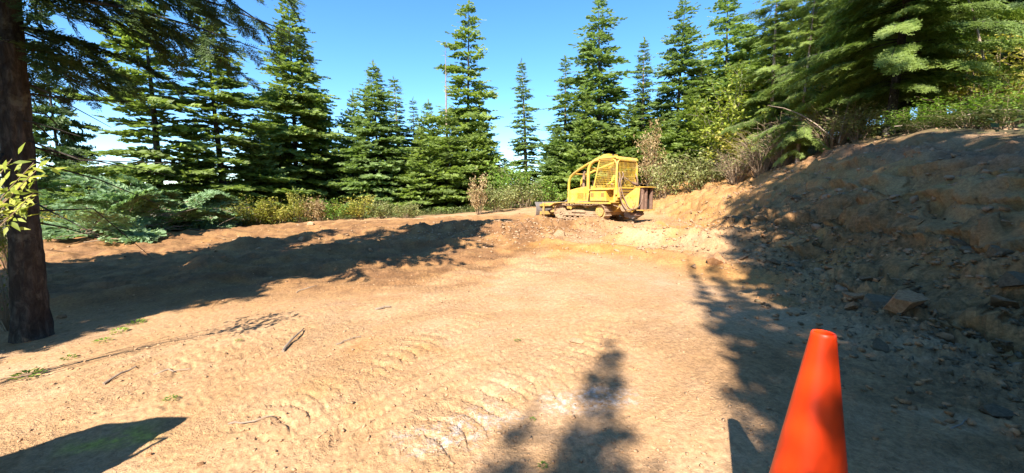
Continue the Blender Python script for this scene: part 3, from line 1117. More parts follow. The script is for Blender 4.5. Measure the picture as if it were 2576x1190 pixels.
# --- trees standing left of and behind the view, which throw the shade across the clearing
SHADE = [  # (tip of shadow x, y, z there, tree height, radius, kind)
    (.92, 3.5, 0, 9.5, .95, 'dense'), (.2, 2.35, 0, 8, .9, 'dense'), (1.6, 2.75, 0, 8, .55, 'dense'), (3.9, 7.2, .1, 13, .8, 'spire'), (3.5, 7.5, .1, 13, .5, 'dense'), (2.75, 4.6, 0, 9, .85, 'sparse'), (5.9, 10.6, .2, 15, 1.5, 'spire'), (10.4, 16.4, 2.0, 18, 2.6, 'shade'),
    (3.3, 4.6, 0, 12, 1.2, 'shade'), (7.2, 9.5, 1.6, 14, 1.79, 'shade'), (8.5, 8, 2.2, 15, 1.95, 'shade'), (5.0, 6.2, .4, 12, 1.8, 'shade'), (4.4, 3.6, .3, 10, 1.6, 'shade'),
    (9.2, 12.4, 2.4, 15, 2.2, 'shade'), (13.0, 7.5, 2.6, 16, 2.6, 'shade'), (3.4, 1.6, .3, 9, 1.2, 'shade'), (3.3, 5.7, .05, 11, .65, 'spire'), (2.9, 3.4, 0, 10, 1.0, 'spire'), (10.5, 5, 2.3, 13, 2.4, 'shade'), (12.5, 9.5, 3.2, 15, 2.2, 'shade'), (11.5, 8.6, 2.9, 15, 2.3, 'shade'), (14, 11.5, 3.3, 16, 2.3, 'shade'), (8.4, 14.6, 1.4, 15, 1.5, 'shade'), (9.6, 10.5, 2.6, 15, 1.79, 'shade'), (10.7, 13.5, 2.8, 16, 1.79, 'shade'), (8.6, 6.2, 2.0, 14, 1.72, 'shade'), (15.0, 9.0, 3.6, 16, 2.4, 'shade'),
]
for tx, ty, tz, H, rr, kd in SHADE:
    bx, by = tx, ty
    for _ in range(4):
        zb = ground_z(bx, by)
        ln = (zb + H - tz) * SL
        bx, by = tx - SD[0] * ln, ty - SD[1] * ln
    tree(kd, 'conifer behind the viewpoint casting shade over the right of the clearing', x=bx, y=by, H=H, Rr=rr, group='conifers behind the viewpoint')
for x, y, H, rr in ((-10.5, 4.5, 9.0, 1.9), (-8.2, 1.2, 11, 2.0), (-7.7, -.8, 13.5, 1.8), (-6.75, -.75, 8.0, .75), (-9.0, 5.6, 9.5, 1.6)):
    tree('sparse', 'conifer left of the view casting shade across the left of the clearing', x=x, y=y, H=H, Rr=rr, group='conifers left of the view')


# ------------------------------------------------------------------ where a line of sight meets the ground
def hit(u, v, far=60.0):
    a, y, z = ray(u, v)
    t = np.exp(np.linspace(math.log(1.0), math.log(far), 500))
    h = height(a * t, y * t, False)
    below = np.nonzero(EYE + z * t < h)[0]
    tt = t[below[0]] if len(below) else far
    x_, y_ = a * tt, y * tt
    return (x_, y_, ground_z(x_, y_))


# ------------------------------------------------------------------ the big conifer close on the left
def bough_items(pr, base, az, L, elev, droop, spray, m, pend, items, limbs, r=.03, upturn=.06, start=.12, fork=True):
    ca, sa = math.cos(az), math.sin(az)
    sw = pr.uniform(-.18, .18) * L
    def pt(s):
        q = L * s
        return np.array((base[0] + ca * q - sa * sw * s * s, base[1] + sa * q + ca * sw * s * s, base[2] + q * elev - L * droop * s * s + L * upturn * s ** 3))
    limbs.append(([tuple(pt(s)) for s in (0, .25, .5, .75, 1)], (r, r * .8, r * .55, r * .35, r * .12)))
    tb = pr.uniform(.2, .7)
    for i in range(m + 1):
        s = min(1.0, max(start, start + (1 - start) * (i + pr.uniform(-.4, .4)) / m))
        o = pt(s)
        tg = pt(min(1.03, s + .03)) - pt(s - .03)
        tg /= np.linalg.norm(tg)
        for sg in ((-1, 1) if i < m else (0,)):
            if sg and pr.random() < .12: continue
            an = sg * pr.uniform(.55, 1.05)
            c_, s_ = math.cos(an), math.sin(an)
            d = np.array((tg[0] * c_ - tg[1] * s_, tg[0] * s_ + tg[1] * c_, tg[2] - pend * pr.uniform(.3, 1.2) + .05))
            d /= np.linalg.norm(d)
            ls = spray * (.65 + .9 * (1 - s)) * pr.uniform(.7, 1.2)
            u = np.array((pr.uniform(-.4, .4), pr.uniform(-.4, .4), 1.0))
            items.append((*o, *d, *u, ls, ls * .8, np.clip(tb + pr.uniform(-.3, .3), 0, 1)))
            if fork and sg and ls > spray * .75:
                p2 = o + d * ls * .5
                d2 = d + np.array((pr.uniform(-.6, .6), pr.uniform(-.6, .6), -pend * .8))
                items.append((*p2, *d2, *u, ls * .7, ls * .6, np.clip(tb + pr.uniform(-.3, .3), 0, 1)))


def big_tree():
    pr = random.Random(91)
    rng = np.random.default_rng(91)
    bx, by = -5.2, 4.02
    zb = ground_z(bx, by)
    e = empty('conifer_tree', (bx, by, zb - .03))
    tag(e, 'thick rough barked conifer trunk close on the left with dark drooping boughs', 'tree')
    H, r0 = 13.0, .125
    limbs = []
    for k in range(34):   # dead twigs low on the trunk
        h = pr.uniform(1.2, 3.6)
        a = pr.uniform(0, 6.28)
        L = pr.uniform(.4, 1.5)
        p0 = (math.cos(a) * .1, math.sin(a) * .1, h)
        p1 = (math.cos(a) * L * .5, math.sin(a) * L * .5, h - pr.uniform(-.05, .2) * L)
        p2 = (math.cos(a + .2) * L, math.sin(a + .2) * L, h - pr.uniform(.1, .6) * L)
        limbs.append(([p0, p1, p2], (.012, .008, .003)))
    V, F = [], []
    nn, seg = 40, 70
    for i in range(seg + 1):   # furrowed bark as real relief
        f = i / seg
        h = -.4 + (H + .4) * f ** 1.7
        rr = r0 * max(.05, (1 - f ** 1.7) ** .8) * (1 + .28 * math.exp(-max(0, h) / .3))
        for k in range(nn):
            a = 2 * math.pi * k / nn
            b = float(gnoise(np.array([k * .55 + .25 * math.sin(h * 5)]), np.array([h * 3.2]), 140)[0]) + .5 * float(gnoise(np.array([k * 1.3]), np.array([h * 9]), 141)[0])
            jr = rr * (1 + .17 * b)
            V.append((jr * math.cos(a) + .06 * h, jr * math.sin(a), h))
    for i in range(seg):
        for k in range(nn):
            p, q = i * nn + k, i * nn + (k + 1) % nn
            F.append((p, q, q + nn, p + nn))
    for pts, rs in limbs: prism_tube(V, F, pts, rs, 5)
    link('trunk', mesh_np('trunk', V, F, M['bark'], True), e)
    items, lm = [], []
    # low boughs reaching over the clearing (azimuth measured from +X towards +Y)
    for h, a, L, el, dr in ((3.55, .10, 2.4, .10, .30), (3.95, .38, 2.7, .08, .34), (4.3, .16, 2.9, .06, .36), (4.5, .6, 2.7, 0, .36), (4.2, -.15, 2.2, .1, .34),
                             (3.3, .95, 1.5, .1, .35), (3.05, .3, 1.2, .12, .4), (3.3, 2.2, 1.8, .1, .35), (3.7, -.7, 2.0, .1, .3), (3.1, 2.8, 1.8, .1, .35), (3.9, .8, 2.2, .0, .34)):
        bough_items(pr, (0, 0, h), a, L, el, dr, .50, max(5, int(L / .25)), .5, items, lm, .012 * L)
    Vc, Fc, t = place_sprays(items, T_NEAR, rng)
    Vl, Fl = [], []
    for pts, rs in lm: prism_tube(Vl, Fl, pts, rs, 5)
    link('limbs', mesh_np('limbs', Vl, Fl, M['bark'], True), e)
    link('boughs', mesh_np('boughs', Vc, Fc, M['fir_dark'], False, {'tint': t}), e)
    items, lm = [], []
    h = 5.0
    while h < H - .3:
        f = (h - 4.6) / (H - 4.6)
        for k in range(6):
            a = pr.uniform(0, 6.28)
            bough_items(pr, (0, 0, h + pr.uniform(-.2, .2)), a, 2.3 * (1 - f) ** .7 * pr.uniform(.6, 1.1) + .2, .1, .34, .7, 8, .3, items, lm, .02, fork=False)
        h += .5
    Vc, Fc, t = place_sprays(items, T_FAR, rng)
    link('crown', mesh_np('crown', Vc, Fc, M['fir_dark'], False, {'tint': t}), e)


big_tree()


# ------------------------------------------------------------------ broadleaf shrubs and saplings
def shrub_meshes(seed, H, Rr, nst, nleaf, lsz, mat, stem='brush', lean=.5, tip=.35, drop=.0):
    pr = random.Random(seed)
    rng = np.random.default_rng(seed)
    V, F, P = [], [], []
    for k in range(nst):
        a = pr.uniform(0, 6.28)
        rr = Rr * math.sqrt(pr.random())
        hh = H * pr.uniform(.5, 1.0) * (1 - .35 * (rr / Rr) ** 2)
        b0 = (math.cos(a) * rr * .18, math.sin(a) * rr * .18, -.05)
        ps = []
        for s in (0, .33, .66, 1.0):
            q = rr * (.18 + .82 * s ** 1.3)
            ps.append((math.cos(a) * q + pr.uniform(-.04, .04) * H * s, math.sin(a) * q + pr.uniform(-.04, .04) * H * s, -.05 + hh * (s - lean * .25 * s * s) / (1 - lean * .25)))
        r = .006 + .005 * H * .5
        prism_tube(V, F, ps, (r, r * .75, r * .5, r * .2), 3)
        tb = pr.uniform(.1, .85)
        for j in range(3):      # side twigs
            s = pr.uniform(.3, .95)
            i = min(2, int(s * 3))
            ff = s * 3 - i
            p = np.array(ps[i]) * (1 - ff) + np.array(ps[i + 1]) * ff
            a2 = a + pr.uniform(-1.6, 1.6)
            l2 = H * pr.uniform(.1, .26)
            p2 = p + np.array((math.cos(a2) * l2, math.sin(a2) * l2, l2 * pr.uniform(-.1, .9)))
            prism_tube(V, F, [tuple(p), tuple(p2)], (r * .4, r * .15), 3)
            P.append((p, p2, tb))
        P.append((np.array(ps[1]), np.array(ps[2]), tb))
        P.append((np.array(ps[2]), np.array(ps[3]), tb))
        P.append((np.array(ps[2]), np.array(ps[3]), tb))
    items = []
    for k in range(nleaf):
        p, q, tb = P[pr.randrange(len(P))]
        s = pr.uniform(tip, 1.08)
        o = p * (1 - s) + q * s + np.array([pr.gauss(0, 1) for _ in range(3)]) * lsz * .9
        if o[2] < .02: continue
        d = np.array((pr.gauss(0, 1), pr.gauss(0, 1), pr.gauss(-.25 - drop, .6)))
        u = np.array((pr.gauss(0, .7), pr.gauss(0, .7), 1))
        l = lsz * pr.uniform(.6, 1.3)
        items.append((*o, *d, *u, l, l, np.clip(tb + pr.uniform(-.35, .35), 0, 1)))
    leaf = [np.array([((0, 0, 0), (.45, .33, .10), (1, 0, -.06)), ((0, 0, 0), (1, 0, -.06), (.45, -.33, .10))], dtype=float),
            np.array([((0, 0, 0), (.4, .27, .02), (1, 0, .1)), ((0, 0, 0), (1, 0, .1), (.5, -.29, .06))], dtype=float)]
    Vl, Fl, t = place_sprays(items, leaf, rng)
    return mesh_np('stems', V, F, M[stem], False), mesh_np('foliage', Vl, Fl, M[mat], False, {'tint': t})


SHR = {
    'low': [(1.3, .8, *shrub_meshes(201 + i, 1.3, .8, 26, 1500, .085, 'leaf_yellow')) for i in range(3)],
    'tall': [(3.4, 1.1, *shrub_meshes(211 + i, 3.4, 1.1, 22, 2200, .13, 'leaf_green', lean=.3)) for i in range(2)],
    'leafy': [(5.5, 1.8, *shrub_meshes(221, 5.5, 1.8, 30, 4200, .16, 'leaf_green', lean=.2, stem='bark_pale'))],
    'brush': [(2.2, 1.1, *shrub_meshes(231 + i, 2.2, 1.1, 80, 420, .09, 'leaf_dusty', lean=.9)) for i in range(2)],
    'right': [(3.0, 1.3, *shrub_meshes(241 + i, 3.0, 1.3, 34, 2400, .105, 'leaf_green', lean=.7)) for i in range(2)],
}
_sc = {}


def shrub(kindname, label, u, Y, top, half, mat=None, group=None, cat='shrub', name='leafy_shrub'):
    vs = SHR[kindname]
    k = _sc.get(kindname, 0)
    _sc[kindname] = k + 1
    H0, R0, st, fo = vs[k % len(vs)]
    x, y = X_at(u, Y), Y
    zb = ground_z(x, y)
    H = max(.3, at(u, top, Y)[2] - zb)
    e = empty(name, (x, y, zb - .02), (0, 0, random.uniform(0, 6.28)))
    sx = half / 966.0 * Y / R0
    e.scale = (sx, sx, H / H0)
    tag(e, label, cat, group)
    link('stems', st, e)
    c = link('foliage', fo, e)
    if 'dark stems' in label:
        e.children[0].material_slots[0].link = 'OBJECT'
        e.children[0].material_slots[0].material = M['bark']
    if mat:
        c.material_slots[0].link = 'OBJECT'
        c.material_slots[0].material = M[mat]
    return e


for a in [
    ('low', 'yellow bush at the right end of the slash pile', 640, 19.7, 482, 60),
    ('low', 'golden yellow bush left of the tall dense fir, second from the slash pile', 700, 20, 490, 52),
    ('low', 'thin yellow sprouts with upright stems right below the tall dense fir', 752, 20.6, 472, 36),
    ('low', 'ochre bush with rusty tips right of the upright yellow sprouts', 800, 20.7, 487, 45, 'leaf_tan'),
    ('low', 'small green bush between the ochre bush and the pale yellow bush', 850, 20.9, 494, 40, 'leaf_green'),
    ('low', 'pale yellow bush below the pale thin fir', 905, 21.1, 482, 55),
    ('low', 'dusty yellow bush left of the bushy light green fir', 962, 21.3, 494, 48, 'leaf_dusty'),
    ('low', 'low dusty bush at the foot of the bushy light green fir', 1020, 21.4, 502, 40, 'leaf_dusty'),
    ('low', 'rusty brown shrub standing before the tallest narrow fir', 1206, 21.7, 424, 30, 'leaf_tan'),
    ('low', 'dusty pale shrub left of the lime green sapling', 1250, 22.7, 452, 48, 'leaf_dusty'),
    ('tall', 'lime green leafy sapling standing in the gap left of the bulldozer', 1285, 26.0, 360, 52),
    ('low', 'broad dusty brown bush behind the bulldozer blade', 1322, 24.5, 440, 58, 'leaf_dusty'),
    ('low', 'green bush behind the front of the bulldozer hood', 1378, 25.0, 440, 48, 'leaf_green'),
    ('tall', 'withered tan bush with dead leaves right of the bulldozer cab', 1634, 23.0, 288, 34, 'leaf_tan'),
    ('low', 'dusty green bush below the withered tan bush', 1668, 21.5, 372, 58, 'leaf_dusty'),
    ('low', 'pale dusty bush on the bank edge right of the bulldozer winch', 1735, 20.5, 368, 62, 'leaf_dusty'),
    ('low', 'silvery pale bush drooping over the bank edge', 1792, 19.6, 385, 40, 'leaf_dusty'),
    ('leafy', 'bright green leafy tree standing among the firs on the right', 1820, 20.6, 150, 100, 'leaf_lime', None, 'tree', 'leafy_tree'),
    ('tall', 'yellowish leafy sapling under the bright green tree', 1850, 19.0, 290, 70, 'leaf_yellow'),
    ('brush', 'tangle of dry brown brush left of the slender pale trunk', 1905, 16.5, 285, 80),
    ('brush', 'tangle of dry arching stems between the bright tree and the stump', 1960, 15.4, 270, 75),
    ('brush', 'dry arching brush right of the stump under the fronds', 2080, 13.6, 235, 100),
    ('brush', 'low dry brush on the bank edge at its lit upper end', 1845, 17.6, 352, 66),
    ('right', 'yellow leaved shrub behind the slender pale trunk', 2062, 15.0, 160, 90, 'leaf_yellow'),
    ('right', 'dusty leaved shrub left of the sunlit hemlock trunk', 2140, 12.6, 240, 70, 'leaf_dusty'),
    ('right', 'low green shrub right of the sunlit hemlock trunk', 2268, 10.9, 255, 66),
    ('right', 'shaded green shrub hanging over the bank edge beneath the dark conifer', 2355, 10.4, 235, 90),
    ('right', 'large yellow green shrub with sunlit leaves at upper right', 2440, 11.2, 40, 120, 'leaf_yellow'),
    ('right', 'shaded shrub below the large yellow green shrub', 2470, 9.9, 190, 100),
    ('right', 'shrub with scattered sunlit leaves at the right edge', 2560, 9.9, 70, 90, 'leaf_yellow'),
    ('right', 'dense shaded shrub at the right edge of the bank top', 2570, 9.3, 215, 90),
    ('right', 'shaded leafy shrub between the stump and the sunlit hemlock trunk', 2045, 17.0, 245, 95, 'leaf_shade'),
    ('right', 'dark green shrub at the bank lip right of the sunlit hemlock, lowest of its row', 2310, 9.9, 285, 60, 'leaf_shade'),
    ('right', 'dark shrub bending over the bank lip below the sunlit yellow leaves', 2410, 9.2, 255, 80, 'leaf_shade'),
    ('right', 'dark shrub spilling over the bank lip second from the right edge', 2500, 8.6, 235, 80, 'leaf_shade'),
    ('low', 'green leafy bush growing through the left part of the slash pile', 300, 17.2, 505, 50, 'leaf_dusty'),
    ('low', 'lime green bush behind the middle of the slash pile', 410, 18.6, 488, 48, 'leaf_lime'),
    ('low', 'yellow green bush behind the right part of the slash pile', 500, 19.6, 492, 46, 'leaf_lime'),
    ('low', 'dusty green bush at the right end of the slash pile beside the yellow bush', 575, 20.0, 498, 42, 'leaf_dusty'),
    ('low', 'yellow green plants at the foot of the cut fir boughs, left end', 160, 14.6, 510, 55),
    ('right', 'leafy shrub beyond the thick trunk at the left edge', 12, 8.5, 420, 60, 'leaf_yellow'),
    ('brush', 'thin dark stems left of the thick trunk', -10, 4.4, 560, 60, 'leaf_shade'),
]:
    shrub(*a)


# ------------------------------------------------------------------ low growth nobody could count
def ground_cover():
    pr = random.Random(5)
    rng = np.random.default_rng(5)
    items, grass = [], []
    pts = []
    for k in range(4600):
        y = pr.uniform(3, 30)
        if pr.random() < .42:
            x = top_x(np.array([y]))[0] + .3 + abs(pr.gauss(0, 1.6))
            if y > 27 or (y < 12 and pr.random() < .65): continue
        else:
            x = pr.uniform(-19, 9)
            y = float(np.interp(x, EDGE[:, 0], EDGE[:, 1])) + .5 + abs(pr.gauss(0, 1.4))
        pts.append((x, y))
    P = np.array(pts)
    Z = height(P[:, 0], P[:, 1])
    for (x, y), z in zip(pts, Z):
        tb = pr.random()
        if pr.random() < .5:
            for j in range(5):
                d = (pr.gauss(0, 1), pr.gauss(0, 1), pr.uniform(.1, 1.0))
                l = pr.uniform(.08, .17)
                items.append((x + pr.gauss(0, .12), y + pr.gauss(0, .12), z + pr.uniform(.03, .38), *d, pr.gauss(0, .5), pr.gauss(0, .5), 1, l, l, min(1, max(0, tb + pr.uniform(-.2, .2)))))
        else:
            for j in range(9):
                if y < 15 and x > 4: break
                l = pr.uniform(.15, .42)
                grass.append((x + pr.gauss(0, .10), y + pr.gauss(0, .10), z - .02, pr.gauss(0, .35), pr.gauss(0, .35), 1, 1, pr.random(), .1, l, l, min(1, max(0, tb + pr.uniform(-.2, .2)))))
    leaf = [np.array([((0, 0, 0), (.45, .36, .10), (1, 0, -.06)), ((0, 0, 0), (1, 0, -.06), (.45, -.36, .10))], dtype=float)]
    blade = [np.array([((0, -.02, 0), (0, .02, 0), (1, .15, .12))], dtype=float)]
    V, F, t = place_sprays(items, leaf, rng)
    tag(link('undergrowth', mesh_np('undergrowth', V, F, M['leaf_shade'], False, {'tint': t})), 'low leafy undergrowth along the edge of the clearing', None, None, 'stuff')
    V, F, t = place_sprays(grass, blade, rng)
    tag(link('grass', mesh_np('grass', V, F, M['grass'], False, {'tint': t})), 'dry grass along the forest edge and bank top', None, None, 'stuff')


ground_cover()


# ------------------------------------------------------------------ slash pile
def bough_meshes(seed, L=2.0):
    pr = random.Random(seed)
    rng = np.random.default_rng(seed)
    items, lm = [], []
    bough_items(pr, (0, 0, .1), 0, L, .15, .1, .55, 10, .05, items, lm, .022, .0, .18, True)
    for s in (.35, .55, .72):
        for sg in (-1, 1):
            bough_items(pr, (L * s, 0, .1 + .12 * s * L), sg * pr.uniform(.6, 1.0), L * (1 - s) * .9, .1, .1, .5, 5, .1, items, lm, .012, .0, .1, False)
    V, F = [], []
    for pts, rs in lm: prism_tube(V, F, pts, rs, 5)
    Vc, Fc, t = place_sprays(items, T_FAR, rng)
    return mesh_np('branch', V, F, M['brush'], True), mesh_np('needles', Vc, Fc, M['cut'], False, {'tint': t})


BOUGH = [bough_meshes(301 + i, 1.9 + .3 * i) for i in range(3)]


def slash():
    pr = random.Random(44)
    for k in range(56):
        u = pr.uniform(190, 615)
        Yb = float(np.interp(X_at(u, 18), EDGE[:, 0], EDGE[:, 1]))
        Y = Yb - .6 + pr.uniform(0, 2.2)
        x = X_at(u, Y)
        z = ground_z(x, Y) + pr.random() ** 1.4 * (1.45 - .7 * abs(u - 380) / 230)
        e = empty('cut_bough', (x, Y, z), (pr.uniform(-.5, .5), pr.uniform(-.45, .25), pr.uniform(0, 6.28)))
        s = pr.uniform(.55, 1.0)
        e.scale = (s, s, s)
        tag(e, 'cut grey green fir bough lying in the slash pile', 'branch', 'cut fir boughs heaped in the slash pile')
        b = BOUGH[k % 3]
        link('branch', b[0], e)
        link('needles', b[1], e)
    for lab, u, Y, top, half, tilt in (('felled young fir leaning with hanging blue green boughs beside the thick trunk', 165, 15.6, 462, 62, 12),
                                       ('felled young fir with spreading boughs at the left end of the slash pile', 235, 15.8, 480, 68, -16)):
        tree('young', lab, u, Y, top, half, mat='cut', tilt=tilt, name='felled_fir')
    # bare poles in the heap
    for lab, p, q, r in (('pale sawn log end sticking out of the slash pile towards the left', (275, 538, 16.6), (392, 552, 18.0), .105),
                         ('thin peeled pole lying across the middle of the slash pile', (470, 556, 17.6), (600, 548, 19.2), .05),
                         ('thin forked pole leaning at the front of the slash pile', (385, 590, 16.4), (330, 515, 17.4), .03),
                         ('brown pole lying low at the right of the slash pile', (420, 562, 17.2), (560, 575, 18.6), .06),
                         ('short brown log on the dirt at the right foot of the slash pile', (560, 560, 18.6), (640, 552, 19.8), .07)):
        a, b = Vector(at(*p)), Vector(at(*q))
        e = empty('log', a)
        d = b - a
        mid = d * .5 + Vector((0, 0, .05))
        tag(e, lab, 'log')
        MB().tube([Vector((0, 0, 0)), mid, d], [r, r * .93, r * .82], 12, False).build('bark', M['brush'], e)
        dn = d.normalized()
        MB().tube([-dn * .004, dn * .012], r * .97, 12).build('sawn_end', M['cutwood'], e)
        MB().tube([d - dn * .012, d + dn * .004], r * .79, 12).build('sawn_end', M['cutwood'], e)
    V, F = [], []
    for k in range(130):
        u = pr.uniform(230, 620)
        Y = float(np.interp(X_at(u, 18), EDGE[:, 0], EDGE[:, 1])) - .7 + pr.uniform(0, 2.0)
        x = X_at(u, Y)
        z = ground_z(x, Y) + pr.uniform(0, .9)
        a, el, L = pr.uniform(0, 6.28), pr.uniform(-.2, .45), pr.uniform(.35, 1.1)
        p1 = (x + math.cos(a) * L * .5, Y + math.sin(a) * L * .5, z + el * L * .5 + pr.uniform(-.05, .08))
        p2 = (x + math.cos(a + .2) * L, Y + math.sin(a + .2) * L, max(z + el * L, ground_z(x, Y)))
        r = pr.uniform(.006, .016)
        prism_tube(V, F, [(x, Y, z), p1, p2], (r, r * .8, r * .4), 4)
    tag(link('twigs', mesh_np('twigs', V, F, M['dead'], False)), 'tangle of bare grey twigs through the slash pile', None, None, 'stuff')


slash()


# ------------------------------------------------------------------ rocks and clods
def rock_mesh(seed, flat=.45, mat='rock_grey', n=16, name='rock', box=.0):
    pr = random.Random(seed)
    bm = bmesh.new()
    for k in range(n):
        v = Vector((pr.gauss(0, 1), pr.gauss(0, 1), pr.gauss(0, 1))).normalized()
        v = Vector([math.copysign(abs(c) ** (1 - box), c) for c in v])
        v *= pr.uniform(.8, 1.1)
        bm.verts.new((v.x * .5, v.y * .36, v.z * .5 * flat))
    r = bmesh.ops.convex_hull(bm, input=bm.verts)
    bmesh.ops.delete(bm, geom=list({g for g in r['geom_interior'] if isinstance(g, bmesh.types.BMVert)}), context='VERTS')
    bmesh.ops.recalc_face_normals(bm, faces=bm.faces)
    me = bpy.data.meshes.new(name)
    bm.to_mesh(me)
    bm.free()
    me.materials.append(M[mat])
    return me


def rocks():
    pr = random.Random(77)
    named = [
        ('flat grey stone slab tilted up beside the orange block', 2222, 772, 98, .42, 'rock_grey', .35, .4),
        ('orange rock block lying below the tilted grey slab', 2275, 795, 100, .5, 'rock_orange', .1, .5),
        ('brown orange slab left of the tilted grey slab', 2150, 757, 62, .4, 'rock_orange', .1, .4),
        ('small tan stone above the left end of the tilted grey slab', 2196, 748, 36, .5, 'rock_tan', .1, .3),
        ('thin dark slate right of the orange block', 2330, 766, 60, .25, 'rock_grey', .25, .4),
        ('pale grey slab high in the shaded rubble', 2450, 632, 66, .4, 'rock_grey', .25, .4),
        ('grey boulder standing out of the bank by the right edge', 2552, 722, 82, .55, 'rock_grey', .2, .3),
        ('grey slab right of the pale slab in the shaded bank', 2512, 652, 74, .45, 'rock_grey', .2, .3),
        ('tilted brown slab at the end of the ledge where sun meets shade', 1798, 662, 62, .6, 'rock_orange', .6, .3),
        ('pale tan lump on the dirt mound below the bulldozer tracks', 1408, 594, 34, .8, 'rock_tan', .1, .1),
        ('small pale grey stone in the rubble above the tilted slab', 2247, 694, 36, .7, 'rock_grey', .1, .2),
        ('flat stone in the sunlit clearing, half buried', 1762 - 310, 862, 44, .3, 'rock_tan', .05, .1),
        ('dark clod lying on the far dirt row at left', 782, 567, 22, .6, 'rock_tan', .1, .1),
        ('round clod on the near dirt row, middle', 760, 604, 20, .8, 'rock_tan', .1, .1),
        ('brown slab lowest on the shaded slope, right of the cone', 2505, 1046, 90, .25, 'rock_grey', .1, .4),
        ('small orange stone right of the cone in shade', 2425, 960, 34, .5, 'rock_orange', .1, .2),
        ('small brown stone at the bottom near the shadow of the load, left', 505, 1172, 22, .6, 'rock_orange', .1, .2),
        ('small brown stone left of the pair at the bottom', 375, 1148, 20, .6, 'rock_orange', .1, .2),
    ]
    for i, (lab, u, v, wpx, fl, mt, tilt, bx) in enumerate(named):
        p = hit(u, v)
        dist = math.hypot(p[0], p[1])
        sz = wpx / 966.0 * p[1]
        o = link('rock', rock_mesh(400 + i, fl, mt, 18, 'rock', bx), None, (p[0], p[1], p[2] + sz * fl * .12), (tilt, pr.uniform(-.15, .15), pr.uniform(-.5, .5)), (sz, sz, sz))
        tag(o, lab, 'rock')
    meshes = [rock_mesh(430 + i, pr.uniform(.22, .5), 'rock_grey' if i % 3 else 'rock_orange', 14, 'rock', .35) for i in range(9)]
    for k in range(70):
        y = 2.2 + 10 * pr.random() ** 1.3
        x = float(toe_x(np.array([y]))[0]) + pr.gauss(.8, .65)
        if x < 3.2: continue
        z = ground_z(x, y)
        s = pr.uniform(.12, .30) * (1 + .03 * y)
        o = link('rock', meshes[k % 9], None, (x, y, z + .01), (pr.gauss(0, .3), pr.gauss(-.25, .2), pr.uniform(0, 6.28)), (s, s, s))
        tag(o, 'broken shale slab in the rubble at the foot of the cut bank', 'rock', 'shale slabs at the foot of the bank')
    # gravel and crumbs
    tmpl = []
    for i in range(10):
        me = rock_mesh(460 + i, pr.uniform(.35, .8), 'rock_tan', 9, 'crumb', .2)
        v = np.array([tuple(q.co) for q in me.vertices])
        f = np.array([tuple(p.vertices) for p in me.polygons if len(p.vertices) == 3])
        tmpl.append((v, f))
    rng = np.random.default_rng(12)

    def scatter(name, label, pts, sizes, mat):
        Z = height(pts[:, 0], pts[:, 1])
        Vs, Fs, off = [], [], 0
        for (x, y), z, s in zip(pts, Z, sizes):
            v, f = tmpl[rng.integers(0, 10)]
            a, b = rng.uniform(0, 6.28), rng.uniform(-.4, .4)
            c_, s_ = math.cos(a), math.sin(a)
            vz = v[:, 2] + v[:, 0] * b
            V = np.stack([v[:, 0] * c_ - v[:, 1] * s_, v[:, 0] * s_ + v[:, 1] * c_, vz], 1) * s
            Vs.append(V + np.array((x, y, z + s * .08)))
            Fs.append(f + off)
            off += len(v)
        o = link(name, mesh_np(name, np.vstack(Vs), np.vstack(Fs), M[mat], False))
        tag(o, label, None, None, 'stuff')
    n = 4200
    y = 1.6 + 9 * rng.random(n) ** 1.5
    x = toe_x(y) + rng.normal(.7, .65, n)
    m = x > 2.2
    scatter('shale_chips', 'loose grey shale chips scattered along the foot of the bank', np.stack([x, y], 1)[m], rng.uniform(.015, .10, m.sum()) * rng.random(m.sum()) ** .5 + .015, 'rock_grey')
    y = 2 + 11 * rng.random(1500) ** 1.4
    x = toe_x(y) + rng.normal(.4, .9, 1500)
    scatter('orange_chips', 'loose orange stones scattered along the foot of the bank', np.stack([x, y], 1), rng.uniform(.02, .09, 1500), 'rock_orange')
    cx = [(2.6, 13, 2.0, 1.2, 700), (-.2, 11.8, 1.8, 1.1, 800), (3.9, 9.2, 1.2, 1.2, 500), (-5, 14, 4, 3, 600), (6.8, 15, 1.8, 3.0, 700), (9, 12, 2, 4, 500)]
    P = np.vstack([np.stack([rng.normal(a, c, k), rng.normal(b, d, k)], 1) for a, b, c, d, k in cx])
    scatter('dirt_clods', 'dirt clods on the heaped soil', P, rng.uniform(.03, .15, len(P)) * rng.random(len(P)) + .03, 'rock_tan')
    yb = 2 + 14 * rng.random(900)
    f_ = rng.random(900)
    xb = toe_x(yb) * (1 - f_) + top_x(yb) * f_
    scatter('bank_clods', 'clods and stones sticking out of the cut bank', np.stack([xb, yb], 1), rng.uniform(.04, .22, 900) * rng.random(900) + .04, 'rock_tan')
    n = 9000
    r = 1.5 + 8 * rng.random(n) ** 1.2
    a = rng.uniform(-.95, .75, n)
    P = np.stack([r * np.sin(a), r * np.cos(a)], 1)
    keep = gnoise(P[:, 0] * .8, P[:, 1] * .8, 90) > -.12
    scatter('dirt_crumbs', 'small dirt crumbs and pebbles over the graded clearing', P[keep], (.007 + .03 * rng.random(keep.sum()) ** 3), 'rock_tan')


rocks()


